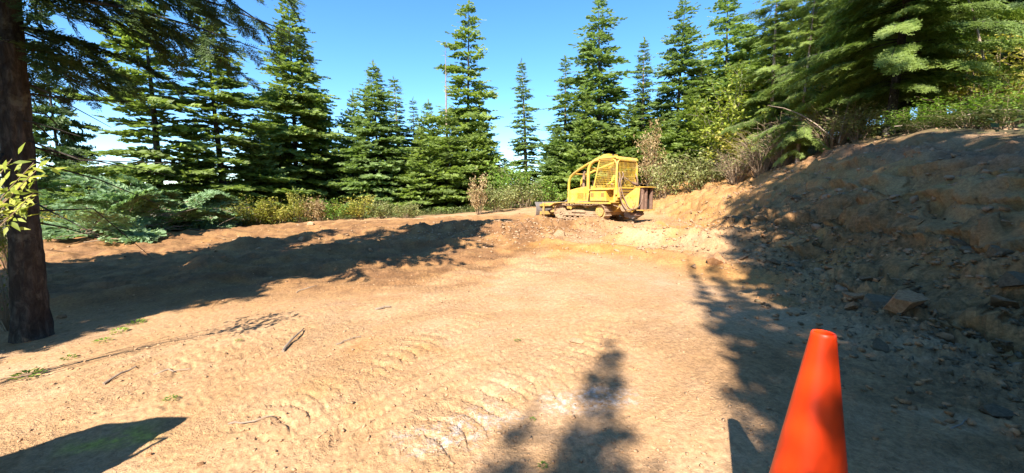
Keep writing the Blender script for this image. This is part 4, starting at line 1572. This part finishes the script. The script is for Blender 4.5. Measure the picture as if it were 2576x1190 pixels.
# ------------------------------------------------------------------ sticks, stump, weeds
def sticks():
    pr = random.Random(66)
    for lab, p, q, r, mt, arch in (
        ('pale dry stick lying in the left foreground with a sharp shadow', (268, 968), (352, 925), .010, 'dead', .015),
        ('curved twisted stick standing out of the dirt in the mid foreground', (712, 888), (762, 832), .012, 'dead', .025),
        ('thin straight twig right of the twisted stick', (842, 872), (902, 852), .007, 'dead', .01),
        ('thin long pale twig in the lower left foreground', (572, 1072), (690, 1062), .006, 'dead', .01),
        ('short thick stick beyond the crawler prints', (945, 780), (985, 776), .014, 'dead', .01),
        ('pale twig bundle stem at the edge of the left shade', (745, 738), (800, 722), .009, 'dead', .02),
        ('bleached twig lying in the left foreground', (395, 940), (470, 935), .006, 'dead', .01),
        ('thin stick lying in the shade right of the cone', (2380, 1085), (2440, 1060), .005, 'dead', .01),
    ):
        a, b = Vector(hit(*p)), Vector(hit(*q))
        d = b - a
        pts = []
        for i in range(6):
            s = i / 5
            k = a + d * s + Vector((pr.uniform(-.02, .02), pr.uniform(-.02, .02), 0))
            k.z = max(ground_z(k.x, k.y) + r * .6, a.z + d.z * s) + arch * math.sin(s * math.pi * .8)
            pts.append(k - a)
        o = MB().tube(pts, [r * (1 - .5 * i / 5) for i in range(6)], 6).build('stick', M[mt])
        o.location = a
        tag(o, lab, 'stick')
    # long bare stems fallen at the bank top
    for lab, p, q, r in (
        ('long bare pole leaning through the shrubs at upper right', (2475, 150, 10.2), (2400, -60, 11.5), .028),
        ('bare fallen stem lying across the shaded shrubs by the right edge', (2400, 300, 9.6), (2590, 280, 9.0), .014),
        ('bare arching stem above the bank edge, right of centre', (2250, 318, 10.6), (2420, 345, 9.6), .014),
        ('pale arching stem rising from beside the stump', (2098, 350, 13.0), (1930, 265, 14.2), .022),
        ('leaning dry stem behind the stump', (2110, 360, 12.8), (2150, 215, 13.4), .018),
    ):
        a, b = Vector(at(*p)), Vector(at(*q))
        d = b - a
        pts = [d * s + Vector((0, 0, .18 * d.length * math.sin(s * math.pi))) * .6 for s in (0, .25, .5, .75, 1)]
        o = MB().tube(pts, [r, r * .9, r * .75, r * .55, r * .3], 6).build('fallen_branch', M['dead'])
        o.location = a
        tag(o, lab, 'branch')
    # stump
    p = hit(1990, 388)
    e = empty('tree_stump', p, (0, 0, .3))
    tag(e, 'dark weathered tree stump on the bank edge below the slender pale trunk', 'stump')
    V, F = [], []
    nn = 22
    for i, (h, rr) in enumerate(((-.2, .50), (.0, .42), (.12, .34), (.3, .30), (.46, .29))):
        for k in range(nn):
            a = 2 * math.pi * k / nn
            jr = rr * (1 + .10 * math.sin(k * 2.1) + pr.uniform(-.05, .05))
            V.append((jr * math.cos(a), jr * math.sin(a), h + (pr.uniform(-.03, .03) if i == 4 else 0)))
    for i in range(4):
        for k in range(nn):
            a, b = i * nn + k, i * nn + (k + 1) % nn
            F.append((a, b, b + nn, a + nn))
    link('bark', mesh_np('bark', V, F, M['bark'], True), e)
    V2 = V[-nn:] + [(0, 0, .44)]
    link('cut_top', mesh_np('cut_top', V2, [(k, (k + 1) % nn, nn) for k in range(nn)], M['rust'], False), e)
    # snag
    x, y = X_at(1129, 28), 28.0
    zb = ground_z(x, y)
    H = at(1129, 98, 28)[2] - zb
    lm = []
    for k in range(70):
        h = H * pr.uniform(.3, .97)
        a = pr.uniform(0, 6.28)
        L = pr.uniform(.15, .7) * (1.2 - h / H * .6)
        lm.append(([(0, 0, h), (math.cos(a) * L, math.sin(a) * L, h + L * pr.uniform(-.3, .4))], (.012, .004)))
    me, _, _ = trunk_mesh('trunk', H, .16, M['dead'], pr, bend=.05, limbs=[])
    e = empty('dead_tree', (x, y, zb))
    tag(e, 'dead bare snag with a broken spiky top left of the tallest narrow fir', 'tree')
    link('trunk', me, e)
    V, F = [], []
    for pts, rs in lm: prism_tube(V, F, pts, rs, 3)
    link('twigs', mesh_np('twigs', V, F, M['dead'], False), e)
    # weeds
    rng = np.random.default_rng(3)
    leaf = [np.array([((0, 0, 0), (.45, .22, .10), (1, 0, -.06)), ((0, 0, 0), (1, 0, -.06), (.45, -.22, .10))], dtype=float)]
    for lab, u, v, s in (('low green weed on the dirt right of the thick trunk', 345, 815, .32), ('feathery green weed at the edge of the left shade', 260, 862, .26),
                         ('flattened green weed in the left foreground', 70, 950, .34), ('small green weed left of the feathery one', 175, 905, .2),
                         ('tiny green sprout in the sunlit middle of the clearing', 1302, 862, .12), ('tiny sprout at the bottom by the dappled shade', 1365, 1180, .10),
                         ('green fern frond by the foot of the thick trunk', 300, 838, .3), ('small upright weed alone in the left foreground', 430, 1010, .16),
                         ('tiny green sprout below the white dust', 1340, 1062, .07), ('small weed in the middle left of the clearing', 600, 862, .12)):
        p = hit(u, v)
        s *= .42
        items = []
        for k in range(34):
            a = pr.uniform(0, 6.28)
            q = pr.random() ** .6
            items.append((math.cos(a) * q * s * .5, math.sin(a) * q * s * .5, s * .3 * (1 - q) * pr.random() + .01, math.cos(a), math.sin(a), pr.uniform(-.1, .8), 0, 0, 1, s * .32, s * .32, pr.random()))
        V, F, t = place_sprays(items, leaf, rng)
        o = link('weed', mesh_np('weed', V, F, M['leaf_green'], False, {'tint': t}), None, p)
        tag(o, lab, 'weed')


sticks()


def near_shrub():
    """leafy twigs in front of the thick trunk; each leaf is a piece of its own"""
    pr = random.Random(15)
    base = Vector((-4.1, 2.45, 0))
    base.z = ground_z(base.x, base.y)
    e = empty('leafy_shrub', base)
    tag(e, 'sunlit shrub with large yellow green leaves in front of the thick trunk', 'shrub')
    outl = [(0, 0), (.12, .17), (.2, .36), (.13, .6), (.06, .82), (0, 1), (-.06, .82), (-.14, .6), (-.2, .36), (-.12, .17)]
    V = [(y, x, .18 * abs(x) - .12 * y * y) for x, y in outl] + [(.3, 0, 0), (.65, 0, -.05)]
    F = []
    mids = [0, 10, 11, 5]
    rt = [0, 1, 2, 3, 4, 5]
    lf = [0, 9, 8, 7, 6, 5]
    F += [(0, 1, 2), (0, 2, 10), (10, 2, 3), (10, 3, 11), (11, 3, 4), (11, 4, 5), (0, 10, 8), (0, 8, 9), (10, 7, 8), (10, 11, 7), (11, 6, 7), (11, 5, 6)]
    lm = []
    for i, tb in enumerate((.35, .6, .8, .95)):
        lm.append(mesh_np('leaf', V, F, M['leaf_lime'], True, {'tint': [tb] * len(V)}))
    mb = MB()
    k = 0
    for (u, v, Y) in ((30, 400, 2.6), (85, 410, 2.55), (75, 440, 2.7), (20, 480, 2.5), (85, 485, 2.5), (60, 512, 2.45), (0, 440, 2.7), (-20, 500, 2.5), (10, 520, 2.55), (45, 465, 2.6), (95, 425, 2.5)):
        q = Vector(at(u, v, Y)) - base
        m1 = Vector((q.x * .35, q.y * .35, q.z * .6))
        b0 = Vector((pr.gauss(0, .12), pr.gauss(0, .12), -.05))
        mb.tube([b0, (b0 + m1) * .5 + Vector((pr.gauss(0, .04), pr.gauss(0, .04), 0)), m1, q], [.007, .006, .005, .002], 5)
        for j in range(13):
            s = pr.uniform(.76, 1.04)
            p = m1 + (q - m1) * s + Vector((pr.gauss(0, .035), pr.gauss(0, .035), pr.gauss(0, .03)))
            o = link('leaf', lm[pr.randrange(4)], e, p)
            o.rotation_mode = 'ZYX'
            o.rotation_euler = (pr.gauss(.8, .4), pr.gauss(.0, .4), pr.uniform(-2.4, 2.4))
            L = pr.uniform(.045, .07)
            o.scale = (L * 1.35, L * 1.15, L)
    mb.build('stem', M['brush'], e)


near_shrub()


# ------------------------------------------------------------------ traffic cone
def cone():
    x, y = .967, 1.165
    z = ground_z(x, y)
    e = empty('traffic_cone', (x, y, z), (R(-.4), R(1.0), 0))
    tag(e, 'plain bright orange traffic cone standing in the right foreground', 'traffic cone')
    top = EYE - .436 - z + .005
    MB().lathe([(.158, .03), (.153, .06), (.0335, top - .012), (.0325, top - .004), (.029, top), (.0255, top - .003), (.0245, top - .012), (.028, top - .06), (.06, top - .25)], 64).build('cone_body', M['cone'], e)
    b = MB()
    b.prism([(-.17, -.19), (.17, -.19), (.19, -.17), (.19, .17), (.17, .19), (-.17, .19), (-.19, .17), (-.19, -.17)], 0, .032, 'z')
    b.build('base_plate', M['cone'], e, .008)


cone()


# ------------------------------------------------------------------ canvas covered load beside the viewpoint, out of the picture (made up, shaped to throw the shadow at lower left)
def standin():
    cx, cy = -2.62, .55
    z = ground_z(cx, cy)
    e = empty('covered_standin', (cx, cy, z))
    tag(e, 'made up unseen canvas covered stack, shaped to cast the lower left shadow', 'standin')
    H = 1.25
    S1 = Vector((SD[0] * SL * H, SD[1] * SL * H))
    # corners of the shadow on the ground taken back along the sun
    q = [Vector(gpt(u, v)) - S1 for u, v in ((505, 1037), (290, 1046), (60, 1115))]
    lo = [Vector(gpt(u, v)) for u, v in ((345, 1188),)]
    mb = MB()
    top = [(q[0].x, q[0].y, H), (q[1].x, q[1].y, H - .02), (q[2].x, q[2].y, H - .08), (q[2].x + .1, q[2].y - .8, H - .05), (q[0].x - .05, q[0].y - .9, H - .04)]
    bot = [(q[0].x - .02, q[0].y + .0, -.05), (q[1].x - .05, q[1].y + .1, -.05), (q[2].x - .2, q[2].y + .05, -.05), (q[2].x - .1, q[2].y - .9, -.05), (q[0].x, q[0].y - 1.0, -.05)]
    vs = [(a - cx, b - cy, c) for a, b, c in top + bot]
    fs = [(0, 1, 2, 3, 4), (9, 8, 7, 6, 5)] + [(i, i + 5, (i + 1) % 5 + 5, (i + 1) % 5) for i in range(5)]
    mb.add(vs, fs)
    cv = mb.build('canvas_cover', M['canvas'], e, .05)
    sb = cv.modifiers.new('fine', 'SUBSURF')
    sb.subdivision_type = 'SIMPLE'
    sb.levels = sb.render_levels = 4
    tx = bpy.data.textures.new('folds', 'CLOUDS')
    tx.noise_scale = .28
    dm = cv.modifiers.new('folds', 'DISPLACE')
    dm.texture = tx
    dm.strength = .07
    for f in (.3, .7):
        a0, a1 = Vector(top[0]).lerp(Vector(top[4]), f), Vector(top[1]).lerp(Vector(top[3]), f)
        b0, b1 = Vector(bot[0]).lerp(Vector(bot[4]), f), Vector(bot[1]).lerp(Vector(bot[3]), f)
        o = Vector((cx, cy, 0))
        MB().tube([b0 - o, a0 - o + Vector((.03, 0, .03)), a1 - o + Vector((-.03, 0, .03)), b1 - o], .012, 6).build('strap', M['hose'], e)


standin()


# ------------------------------------------------------------------ bulldozer (local: x forward, y to its left side, z up)
def bulldozer():
    DX, DY, HEAD = 3.62, 17.5, R(180 - 49)
    z0 = ground_z(3.9, 16.8)
    D = empty('bulldozer', (DX, DY, .24), (0, R(0.5), HEAD))
    D.scale = (.89, .92, .92)
    tag(D, 'yellow bulldozer with a mesh caged cab and rear winch working behind the dirt mound', 'bulldozer')
    Yl, St, Ds, Ru, Bk, Ho = M['yellow'], M['steel'], M['dusty_steel'], M['rust'], M['black'], M['hose']

    # --- crawler tracks
    def loop_path(n):
        xr, xf, rr, rf = -1.33, 1.12, .345, .325
        top = .70
        segs = []
        L1 = math.pi * rr
        L2 = xf - xr
        L3 = math.pi * rf
        tot = L1 + 2 * L2 + L3
        o = []
        for i in range(n):
            s = tot * i / n
            if s < L2:                       # bottom, rear to front
                f = s / L2
                x, z, a = xr + L2 * f, .345 - rr + (rr - rf) * f * 0 + .0, 0.0
            elif s < L2 + L3:                # front wheel
                t = (s - L2) / rf
                x, z, a = xf + rf * math.sin(t), .335 - rf * math.cos(t), t
            elif s < 2 * L2 + L3:            # top run, sagging a little
                f = (s - L2 - L3) / L2
                x, z, a = xf - L2 * f, .335 + rf + .03 * f - .045 * math.sin(math.pi * 2 * f) ** 2, math.pi
            else:
                t = (s - 2 * L2 - L3) / rr
                x, z, a = xr - rr * math.sin(t), .345 + rr * math.cos(t), math.pi + t
            o.append((x, z, a))
        return o
    shoe = MB()
    shoe.prism([(-.083, -.018), (.078, -.018), (.078, .0), (-.083, .0)], -.24, .24)
    shoe.prism([(-.083, -.066), (-.062, -.07), (-.055, -.018), (-.083, -.018)], -.24, .24)
    shoe.box(-.06, .06, -.11, -.05, 0, .05).box(-.06, .06, .05, .11, 0, .05)
    shoe_me = shoe.mesh('shoe', Ds)
    for sy in (1, -1):
        tr = MB()
        P = loop_path(60)
        for yy in (-.08, .08):
            pts = [(x, yy, z) for x, z, a in P] + [(P[0][0], yy, P[0][1])]
            tr.tube(pts, .028, 4, False, False)
        t = tr.build('track', Ds, D)
        t.location = (0, sy * .93, .075)
        for x, z, a in loop_path(41):
            o = link('shoe', shoe_me, t, (x, 0, z), (0, -a, 0))
        f = MB()
        f.prism([(-.95, .22), (-.75, .15), (.85, .15), (1.0, .24), (.9, .36), (.45, .38), (.3, .42), (-.2, .42), (-.35, .38), (-.9, .36)], -.13, .13)
        f.box(-.85, .95, .13, .17, .14, .20)
        f.box(-.5, .35, .13, .19, .30, .37)
        fr = f.build('roller_frame', Ds, t, .012)
        s = MB()
        s.cyl((-1.33, 0, .345), .30, .16, 'y', 28)
        s.cyl((-1.33, .0, .345), .20, .36, 'y', 20)
        for k in range(8):
            a = 2 * math.pi * k / 8
            s.cyl((-1.33 + .13 * math.cos(a), .185, .345 + .13 * math.sin(a)), .018, .03, 'y', 6)
        s.build('sprocket', Yl, t)
        i_ = MB()
        i_.cyl((1.12, 0, .335), .285, .18, 'y', 28).cyl((1.12, 0, .335), .16, .25, 'y', 20).cyl((1.12, 0, .335), .06, .34, 'y', 12)
        i_.build('idler', Ds, t)
        for k in range(6):
            MB().cyl((-.85 + k * .34, 0, .14), .10, .26, 'y', 16).build('roller', Ds, t)
        for k in (-.45, .35):
            MB().cyl((k, 0, .60), .075, .22, 'y', 16).build('carrier_roller', Yl, t)

    # --- chassis
    MB().prism([(-1.95, .62), (-1.6, .40), (1.0, .40), (1.18, .62), (1.18, .86), (-1.95, .86)], -.44, .44).build('chassis', Yl, D, .015)
    MB().cyl((-1.33, 0, .42), .17, 1.5, 'y', 20).build('final_drive', Ds, D)
    for sy in (1, -1):
        f = MB()
        y0, y1 = sorted((sy * .47, sy * 1.17))
        f.prism([(-1.98, .83), (.15, .83), (.75, .80), (.75, .825), (.15, .862), (-1.98, .862)], y0, y1)
        f.box(-1.98, .1, min(sy * 1.15, sy * 1.185), max(sy * 1.15, sy * 1.185), .79, .868)
        f.build('fender', Yl, D, .006)
    # --- engine housing
    hood = MB()
    hood.prism([(1.16, .72), (1.16, 1.40), (1.08, 1.455), (.55, 1.55), (.05, 1.60), (-.42, 1.60), (-.42, .87), (.2, .87), (.5, .72)], -.45, .45)
    hood.build('hood', Yl, D, .035)
    for sy in (1, -1):
        y0, y1 = sorted((sy * .452, sy * .462))
        pn = MB().box(-.36, .60, y0, y1, .98, 1.36)
        p = pn.build('engine_panel', Yl, D, .004)
        for k in range(9):
            for x0, x1 in ((-.30, .06), (.14, .54)):
                zz = 1.03 + k * .032
                y2, y3 = sorted((sy * .463, sy * .478))
                MB().box(x0, x1, y2, y3, zz, zz + .012).build('louvre', Yl, p)
    g = MB()
    g.box(1.162, 1.185, -.40, .40, .78, 1.36)
    gr = g.build('grille', Ru, D)
    b = MB()
    for k in range(11):
        b.box(1.186, 1.20, -.39, .39, .81 + k * .05, .825 + k * .05)
    b.build('grille_bars', Yl, gr)
    ex = MB()
    ex.tube([(.52, 0, 1.5), (.52, 0, 2.18)], .068, 18)
    ex.tube([(.52, 0, 2.18), (.50, 0, 2.3), (.45, 0, 2.36)], .048, 16)
    e_ = ex.build('exhaust_stack', Ru, D)
    e_.data.materials[0] = M['hose']
    MB().tube([(.52, 0, 1.88), (.52, 0, 1.99)], .073, 18).build('clamp_band', Ru, e_)
    ac = MB().cyl((.0, -.18, 1.72), .085, .24, 'z', 18).cyl((.0, -.18, 1.87), .12, .07, 'z', 18)
    ac.build('air_intake', Ds, D)

    # --- guard arches and sweeps
    for sy in (1, -1):
        y = sy * .82
        post = [(-.42, y, .86), (-.42, y, 2.25), (-.47, y, 2.48), (-.60, y, 2.66), (-.82, y, 2.76), (-1.05, y, 2.78)]
        MB().tube(post, .078, 8, True, True).build('guard_post', Yl, D, None)
        sw = [(-.95, sy * .80, 2.80), (-.35, sy * .74, 2.64), (.30, sy * .62, 2.42), (.72, sy * .53, 2.26), (.95, sy * .50, 2.12), (1.06, sy * .49, 1.95), (1.09, sy * .49, 1.7), (1.09, sy * .49, .80)]
        MB().tube(sw, .062, 8).build('limb_riser', Yl, D)
    MB().tube([(.72, -.50, 2.24), (.72, .50, 2.24)], .04, 8).build('cross_bar', Yl, D)
    MB().tube([(-.42, -.80, 2.44), (-.42, .80, 2.44)], .05, 8).build('cross_bar', Yl, D)

    # --- cab
    rf = MB()
    rf.prism([(-.80, 2.80), (-.84, 2.86), (-1.0, 2.90), (-1.85, 2.90), (-2.0, 2.86), (-2.07, 2.74), (-2.03, 2.74), (-1.96, 2.80)], -.86, .86)
    rf.build('cab_roof', Yl, D, .02)
    MB().prism([(-.62, 2.80), (-.74, 2.96), (-.98, 3.06), (-1.30, 3.06), (-1.32, 2.905), (-.78, 2.905)], -.30, .42).build('roof_pod', Yl, D, .02)
    MB().cyl((-1.38, .2, 2.98), .05, .12, 'z', 12).build('roof_lamp', Bk, D)
    MB().box(-1.95, -.55, -.80, .80, .868, .93).build('cab_floor', Yl, D, .006)

    def screen(sy):
        y = sy * .80
        q = [(-.72, 1.47), (-1.95, 1.47), (-1.99, 2.55), (-1.90, 2.70), (-1.78, 2.76), (-1.20, 2.78), (-1.05, 2.74)]
        fr = MB()
        fr.tube([(a, y, b) for a, b in q] + [(q[0][0], y, q[0][1])], .036, 8)
        f = fr.build('side_screen', Yl, D)
        m = MB()

        def xin(z):
            lo = -.72 + (z - 1.47) / (2.74 - 1.47) * (-.33)
            hi = -1.95 - .04 * (z - 1.47)
            if z > 2.55: hi = -1.99 + (z - 2.55) / .21 * .18
            return lo, hi
        z = 1.535
        while z < 2.75:
            lo, hi = xin(z)
            m.tube([(lo, y, z), (hi, y, z)], .0075, 4, False, False)
            z += .083
        for k in range(15):
            xb = -.77 - k * .084
            # bars lean with the front edge
            xt = -1.095 - k * .0635
            zt = 2.76 if xt > -1.8 else 2.70
            m.tube([(xb, y + .012 * sy, 1.47), (xt, y + .012 * sy, zt)], .0075, 4, False, False)
        m.build('wire_mesh', Yl, f)
    screen(1)
    screen(-1)
    # rear screen of upright bars in a rounded frame
    fr = MB()
    arch = [(-2.0, -.80, 1.2), (-2.02, -.81, 2.45), (-2.02, -.76, 2.62), (-2.02, -.66, 2.72), (-2.02, .66, 2.72), (-2.02, .76, 2.62), (-2.02, .81, 2.45), (-2.0, .80, 1.2)]
    fr.tube(arch, .048, 8)
    f = fr.build('rear_screen', Yl, D)
    m = MB()
    for k in range(15):
        yy = -.72 + k * .103
        m.tube([(-2.02, yy, 1.5), (-2.02, yy, 2.70 - max(0, abs(yy) - .62) * .8)], .0085, 4, False, False)
    for k in range(6):
        m.tube([(-2.008, -.78, 1.62 + k * .2), (-2.008, .78, 1.62 + k * .2)], .007, 4, False, False)
    m.build('wire_mesh', Yl, f)
    MB().box(-2.02, -1.90, -.78, .78, .93, 1.08).build('rear_sill', Yl, D, .01)
    tk = MB().box(-2.14, -1.93, -.74, .74, 1.06, 1.52).build('rear_tank', Yl, D, .02)
    for k in range(9):
        MB().box(-2.165, -2.142, -.70, .70, 1.09 + k * .047, 1.108 + k * .047).build('slat', Ru if k % 3 == 1 else Yl, tk)
    for sy in (1, -1):
        MB().box(-1.96, -1.88, min(sy * .72, sy * .82), max(sy * .72, sy * .82), .868, 1.47).build('rear_post', Yl, D, .01)
    # tool box under the side screen
    for sy in (1, -1):
        y0, y1 = sorted((sy * .50, sy * 1.08))
        bx = MB().box(-1.66, -.74, y0, y1, .90, 1.40).build('tool_box', Yl, D, .02)
        y2, y3 = sorted((sy * 1.082, sy * 1.092))
        dr = MB().box(-1.62, -.78, y2, y3, .93, 1.34).build('box_door', Yl, bx, .004)
        y4, y5 = sorted((sy * 1.093, sy * 1.10))
        for x0 in (-.98, -1.56):
            lv = MB()
            for k in range(6):
                lv.box(x0, x0 + .17, y4, y5, 1.10 + k * .032, 1.112 + k * .032)
            lv.build('box_vent', Ru, bx)
        y6, y7 = sorted((sy * .46, sy * 1.14))
        MB().box(-1.86, -.68, y6, y7, 1.405, 1.465).build('ledge', Yl, D, .01)
        MB().prism([(-1.68, 1.40), (-1.95, 1.40), (-1.72, .87), (-1.68, .87)], y0 + .06, y0 + .09 if sy > 0 else y0 + .1).build('bracket', Yl, D)
        MB().box(-.66, -.10, min(sy * .60, sy * 1.12), max(sy * .60, sy * 1.12), .868, .90).build('step', St, D, .005)
        MB().tube([(-.55, sy * 1.02, .90), (-.60, sy * 1.02, 1.2), (-.62, sy * .95, 1.40)], .035, 8).build('grab_rail', Yl, D)
    # seat and controls
    MB().box(-1.72, -1.22, -.25, .28, 1.22, 1.36).box(-1.80, -1.68, -.25, .28, 1.30, 1.95).build('seat', Bk, D, .03)
    MB().box(-1.0, -.62, -.5, .5, .93, 1.62).build('dashboard', Yl, D, .03)
    for yy in (-.2, .35):
        MB().tube([(-1.05, yy, 1.3), (-1.1, yy, 1.72)], .015, 6).build('lever', Bk, D)

    # --- rear winch and fairlead
    for sy in (.46, -.46):
        MB().prism([(-2.10, 1.02), (-2.78, 1.48), (-3.0, 1.50), (-2.92, .62), (-2.62, .42), (-2.2, .42), (-2.0, .62)], sy - .02, sy + .02).build('winch_plate', Yl, D, .006)
    w_ = MB().cyl((-2.50, 0, .86), .27, .86, 'y', 28)
    wd = w_.build('winch_drum', Ru, D)
    wc = MB().cyl((-2.50, .50, .84), .31, .05, 'y', 32)
    for k in range(10):
        a = 2 * math.pi * k / 10
        wc.cyl((-2.50 + .25 * math.cos(a), .535, .84 + .25 * math.sin(a)), .022, .03, 'y', 6)
    wc.build('winch_cover', Yl, D)
    MB().cyl((-2.22, .49, .62), .17, .07, 'y', 20).build('winch_cover', Ds, D)
    MB().box(-3.22, -2.86, -.50, .50, 1.49, 1.53).build('fairlead_cap', Yl, D, .006)
    MB().box(-3.20, -2.86, -.50, .50, .50, .545).build('fairlead_base', Yl, D, .006)
    for yy in (.36, .10, -.36):
        MB().cyl((-3.05, yy, 1.02), .085, .94, 'z', 16).build('fairlead_roller', Ru, D)
    MB().box(-2.92, -2.88, -.44, .44, .55, 1.48).build('fairlead_gap_shade', Bk, D)  # black sheet put in for the shade between the rollers
    MB().prism([(-2.0, .50), (-2.75, .48), (-2.85, .32), (-2.5, .12), (-2.05, .20)], -.20, .20).build('drawbar', St, D, .012)
    MB().prism([(-2.35, .42), (-2.95, .40), (-3.02, .30), (-2.88, .26), (-2.4, .30)], .22, .30).build('hitch_plate', Ru, D, .008)

    # --- hoses and cable loops at the back
    for pts, r in (([(-2.08, .72, 2.18), (-2.12, .70, 1.95), (-2.10, .76, 1.6), (-2.16, .72, 1.2), (-2.2, .62, .85), (-2.42, .60, .56), (-2.65, .56, .52)], .026),
                   ([(-2.12, .55, 2.2), (-2.22, .60, 2.05), (-2.16, .70, 1.75), (-2.2, .66, 1.35), (-2.32, .58, .98), (-2.55, .57, .62), (-2.8, .5, .55)], .022),
                   ([(-2.08, .40, 1.98), (-2.2, .20, 1.86), (-2.22, -.1, 1.72), (-2.14, -.4, 1.62)], .024),
                   ([(-2.06, -.62, 2.15), (-2.18, -.6, 1.9), (-2.16, -.66, 1.5), (-2.12, -.62, 1.2)], .03),
                   ([(-2.7, .55, .55), (-3.0, .52, .7), (-3.1, .45, 1.0), (-3.08, .40, 1.25)], .018),
                   ([(-1.5, 1.0, .86), (-1.75, .95, .80), (-2.0, .8, .70), (-2.15, .62, .62)], .02)):
        pts = smooth_path(pts, 5)
        MB().tube(pts, r, 8).build('hose', Ho, D)
    MB().tube([(-2.1, -.30, 1.74), (-2.26, -.38, 1.66), (-2.26, -.5, 1.62), (-2.14, -.58, 1.62)], .055, 10).build('valve_block', Ru, D)

    # --- blade and push frame
    bl = MB()
    arc = []
    for k in range(9):
        t = k / 8
        arc.append((2.06 + .16 * (2 * t - 1) ** 2 - .02, .02 + .80 * t))
    back = [(x - .05, z) for x, z in reversed(arc)]
    bl.prism(arc + back, -1.58, 1.58)
    B = bl.build('blade', St, D, .006)
    B.rotation_euler = (0, 0, R(-14))
    B.location = (.1, .45, .04)
    MB().box(2.13, 2.16, -1.6, 1.6, -.04, .10).build('cutting_edge', St, B, .004)
    rb = MB().box(1.86, 1.98, -1.4, 1.4, .18, .34).box(1.90, 1.99, -1.4, 1.4, .60, .72)
    for yy in (-1.2, -.6, 0, .6, 1.2):
        rb.box(1.87, 2.0, yy - .03, yy + .03, .12, .78)
    rb.build('blade_ribs', Yl, B, .008)
    for sy in (1, -1):
        MB().prism([(1.0, .34), (1.62, .30), (1.98, .30), (1.98, .52), (1.6, .50), (1.0, .48)], sy * .60 - .06, sy * .60 + .06).build('push_arm', Ds, D, .012)
        y0, y1 = sorted((sy * .80, sy * 1.30))
        MB().prism([(.9, .83), (1.35, .80), (1.65, .66), (2.0, .80), (2.0, .83), (1.65, .70), (1.4, .84), (.9, .86)], y0, y1).build('front_deck', Yl, D, .006)
        MB().tube([(1.1, sy * .36, 1.05), (1.55, sy * .36, .80), (1.9, sy * .36, .60)], [.055, .055, .03], 12).build('lift_cylinder', St, D)
    MB().box(1.62, 1.85, -1.05, 1.05, .34, .54).build('cross_frame', Yl, D, .015)
    MB().prism([(1.18, .50), (1.40, .50), (1.40, 1.05), (1.30, 1.15), (1.18, 1.15)], -.30, .30).build('radiator_guard', Yl, D, .02)
    return D


DOZER = bulldozer()


# ------------------------------------------------------------------ the operator
def operator():
    Mw = DOZER.matrix_basis.copy() if False else Matrix.Translation(DOZER.location) @ DOZER.rotation_euler.to_matrix().to_4x4()
    o0 = Mw @ Vector((-1.46, .02, 1.37))
    J = {}
    pts, rad, ed = [], [], []

    def add(p, r, parent=None):
        pts.append(p)
        rad.append(r)
        if parent is not None: ed.append((parent, len(pts) - 1))
        return len(pts) - 1
    pel = add((0, 0, .08), (.16, .13))
    ab = add((.02, 0, .24), (.15, .115), pel)
    ch = add((.06, 0, .42), (.17, .12), ab)
    sh = add((.09, 0, .54), (.13, .09), ch)
    nk = add((.12, 0, .62), (.055, .055), sh)
    hd = add((.15, 0, .72), (.085, .10), nk)
    ht = add((.155, 0, .81), (.085, .10), hd)
    add((.15, 0, .87), (.05, .06), ht)
    for s in (1, -1):
        a = add((.09, s * .19, .53), (.065, .065), sh)
        e1 = add((.17, s * .26, .30), (.05, .05), a)
        w_ = add((.40, s * .20, .24), (.036, .036), e1)
        h_ = add((.48, s * .18, .26), (.038, .022), w_)
        for f in (-1, 0, 1):
            add((.545, s * .18 + f * .022, .25 - abs(f) * .006), (.011, .011), h_)
        add((.50, s * .18 - s * .045, .285), (.011, .011), h_)
        hip = add((.08, s * .10, .03), (.095, .09), pel)
        kn = add((.47, s * .14, .06), (.068, .068), hip)
        an = add((.50, s * .14, -.32), (.045, .045), kn)
        add((.62, s * .14, -.38), (.045, .035), an)
    me = bpy.data.meshes.new('person')
    me.from_pydata(pts, ed, [])
    ob = bpy.data.objects.new('person_build', me)
    C.objects.link(ob)
    sk = ob.modifiers.new('skin', 'SKIN')
    sk.use_smooth_shade = True
    for i, v in enumerate(me.skin_vertices[0].data):
        v.radius = rad[i]
        v.use_root = (i == 0)
    sub = ob.modifiers.new('sub', 'SUBSURF')
    sub.levels = sub.render_levels = 2
    dg = bpy.context.evaluated_depsgraph_get()
    me2 = bpy.data.meshes.new_from_object(ob.evaluated_get(dg))
    bpy.data.objects.remove(ob)
    me2.materials.clear()
    for k in ('shirt', 'skin', 'trousers'): me2.materials.append(M[k])
    for p in me2.polygons:
        x, y, z = p.center
        p.use_smooth = True
        if z > .60 or (x > .40 and z > .17): p.material_index = 1
        elif z < .13: p.material_index = 2
        else: p.material_index = 0
    e = link('person', me2, None, o0, (0, R(8), DOZER.rotation_euler.z))
    tag(e, 'person in a yellow shirt sitting at the controls inside the bulldozer cab', 'person')
    cap = MB()
    n = 16
    prof = [(.104, 0), (.102, .03), (.085, .07), (.05, .098), (.001, .108)]
    cap.lathe(prof, n)
    cap.prism([(.05, -.07), (.15, -.06), (.19, 0), (.15, .06), (.05, .07)], -.004, .008, 'z')
    c = cap.build('cap', M['cap'], e)
    c.location = (.152, 0, .80)
    c.rotation_euler = (0, R(8), 0)
    fc = MB()
    for s in (1, -1):
        fc.tube([(.235, s * .033, .755), (.243, s * .033, .755)], .011, 8)
    fc.build('eyes', M['black'], e)
    MB().tube([(.232, 0, .765), (.262, 0, .722), (.235, 0, .712)], [.008, .014, .008], 8).build('nose', M['skin'], e)
    MB().box(.232, .241, -.022, .022, .683, .689).build('mouth', M['rust'], e)
    for s in (1, -1):
        MB().cyl((.15, s * .098, .745), .028, .014, 'y', 10).build('ear', M['skin'], e)


operator()
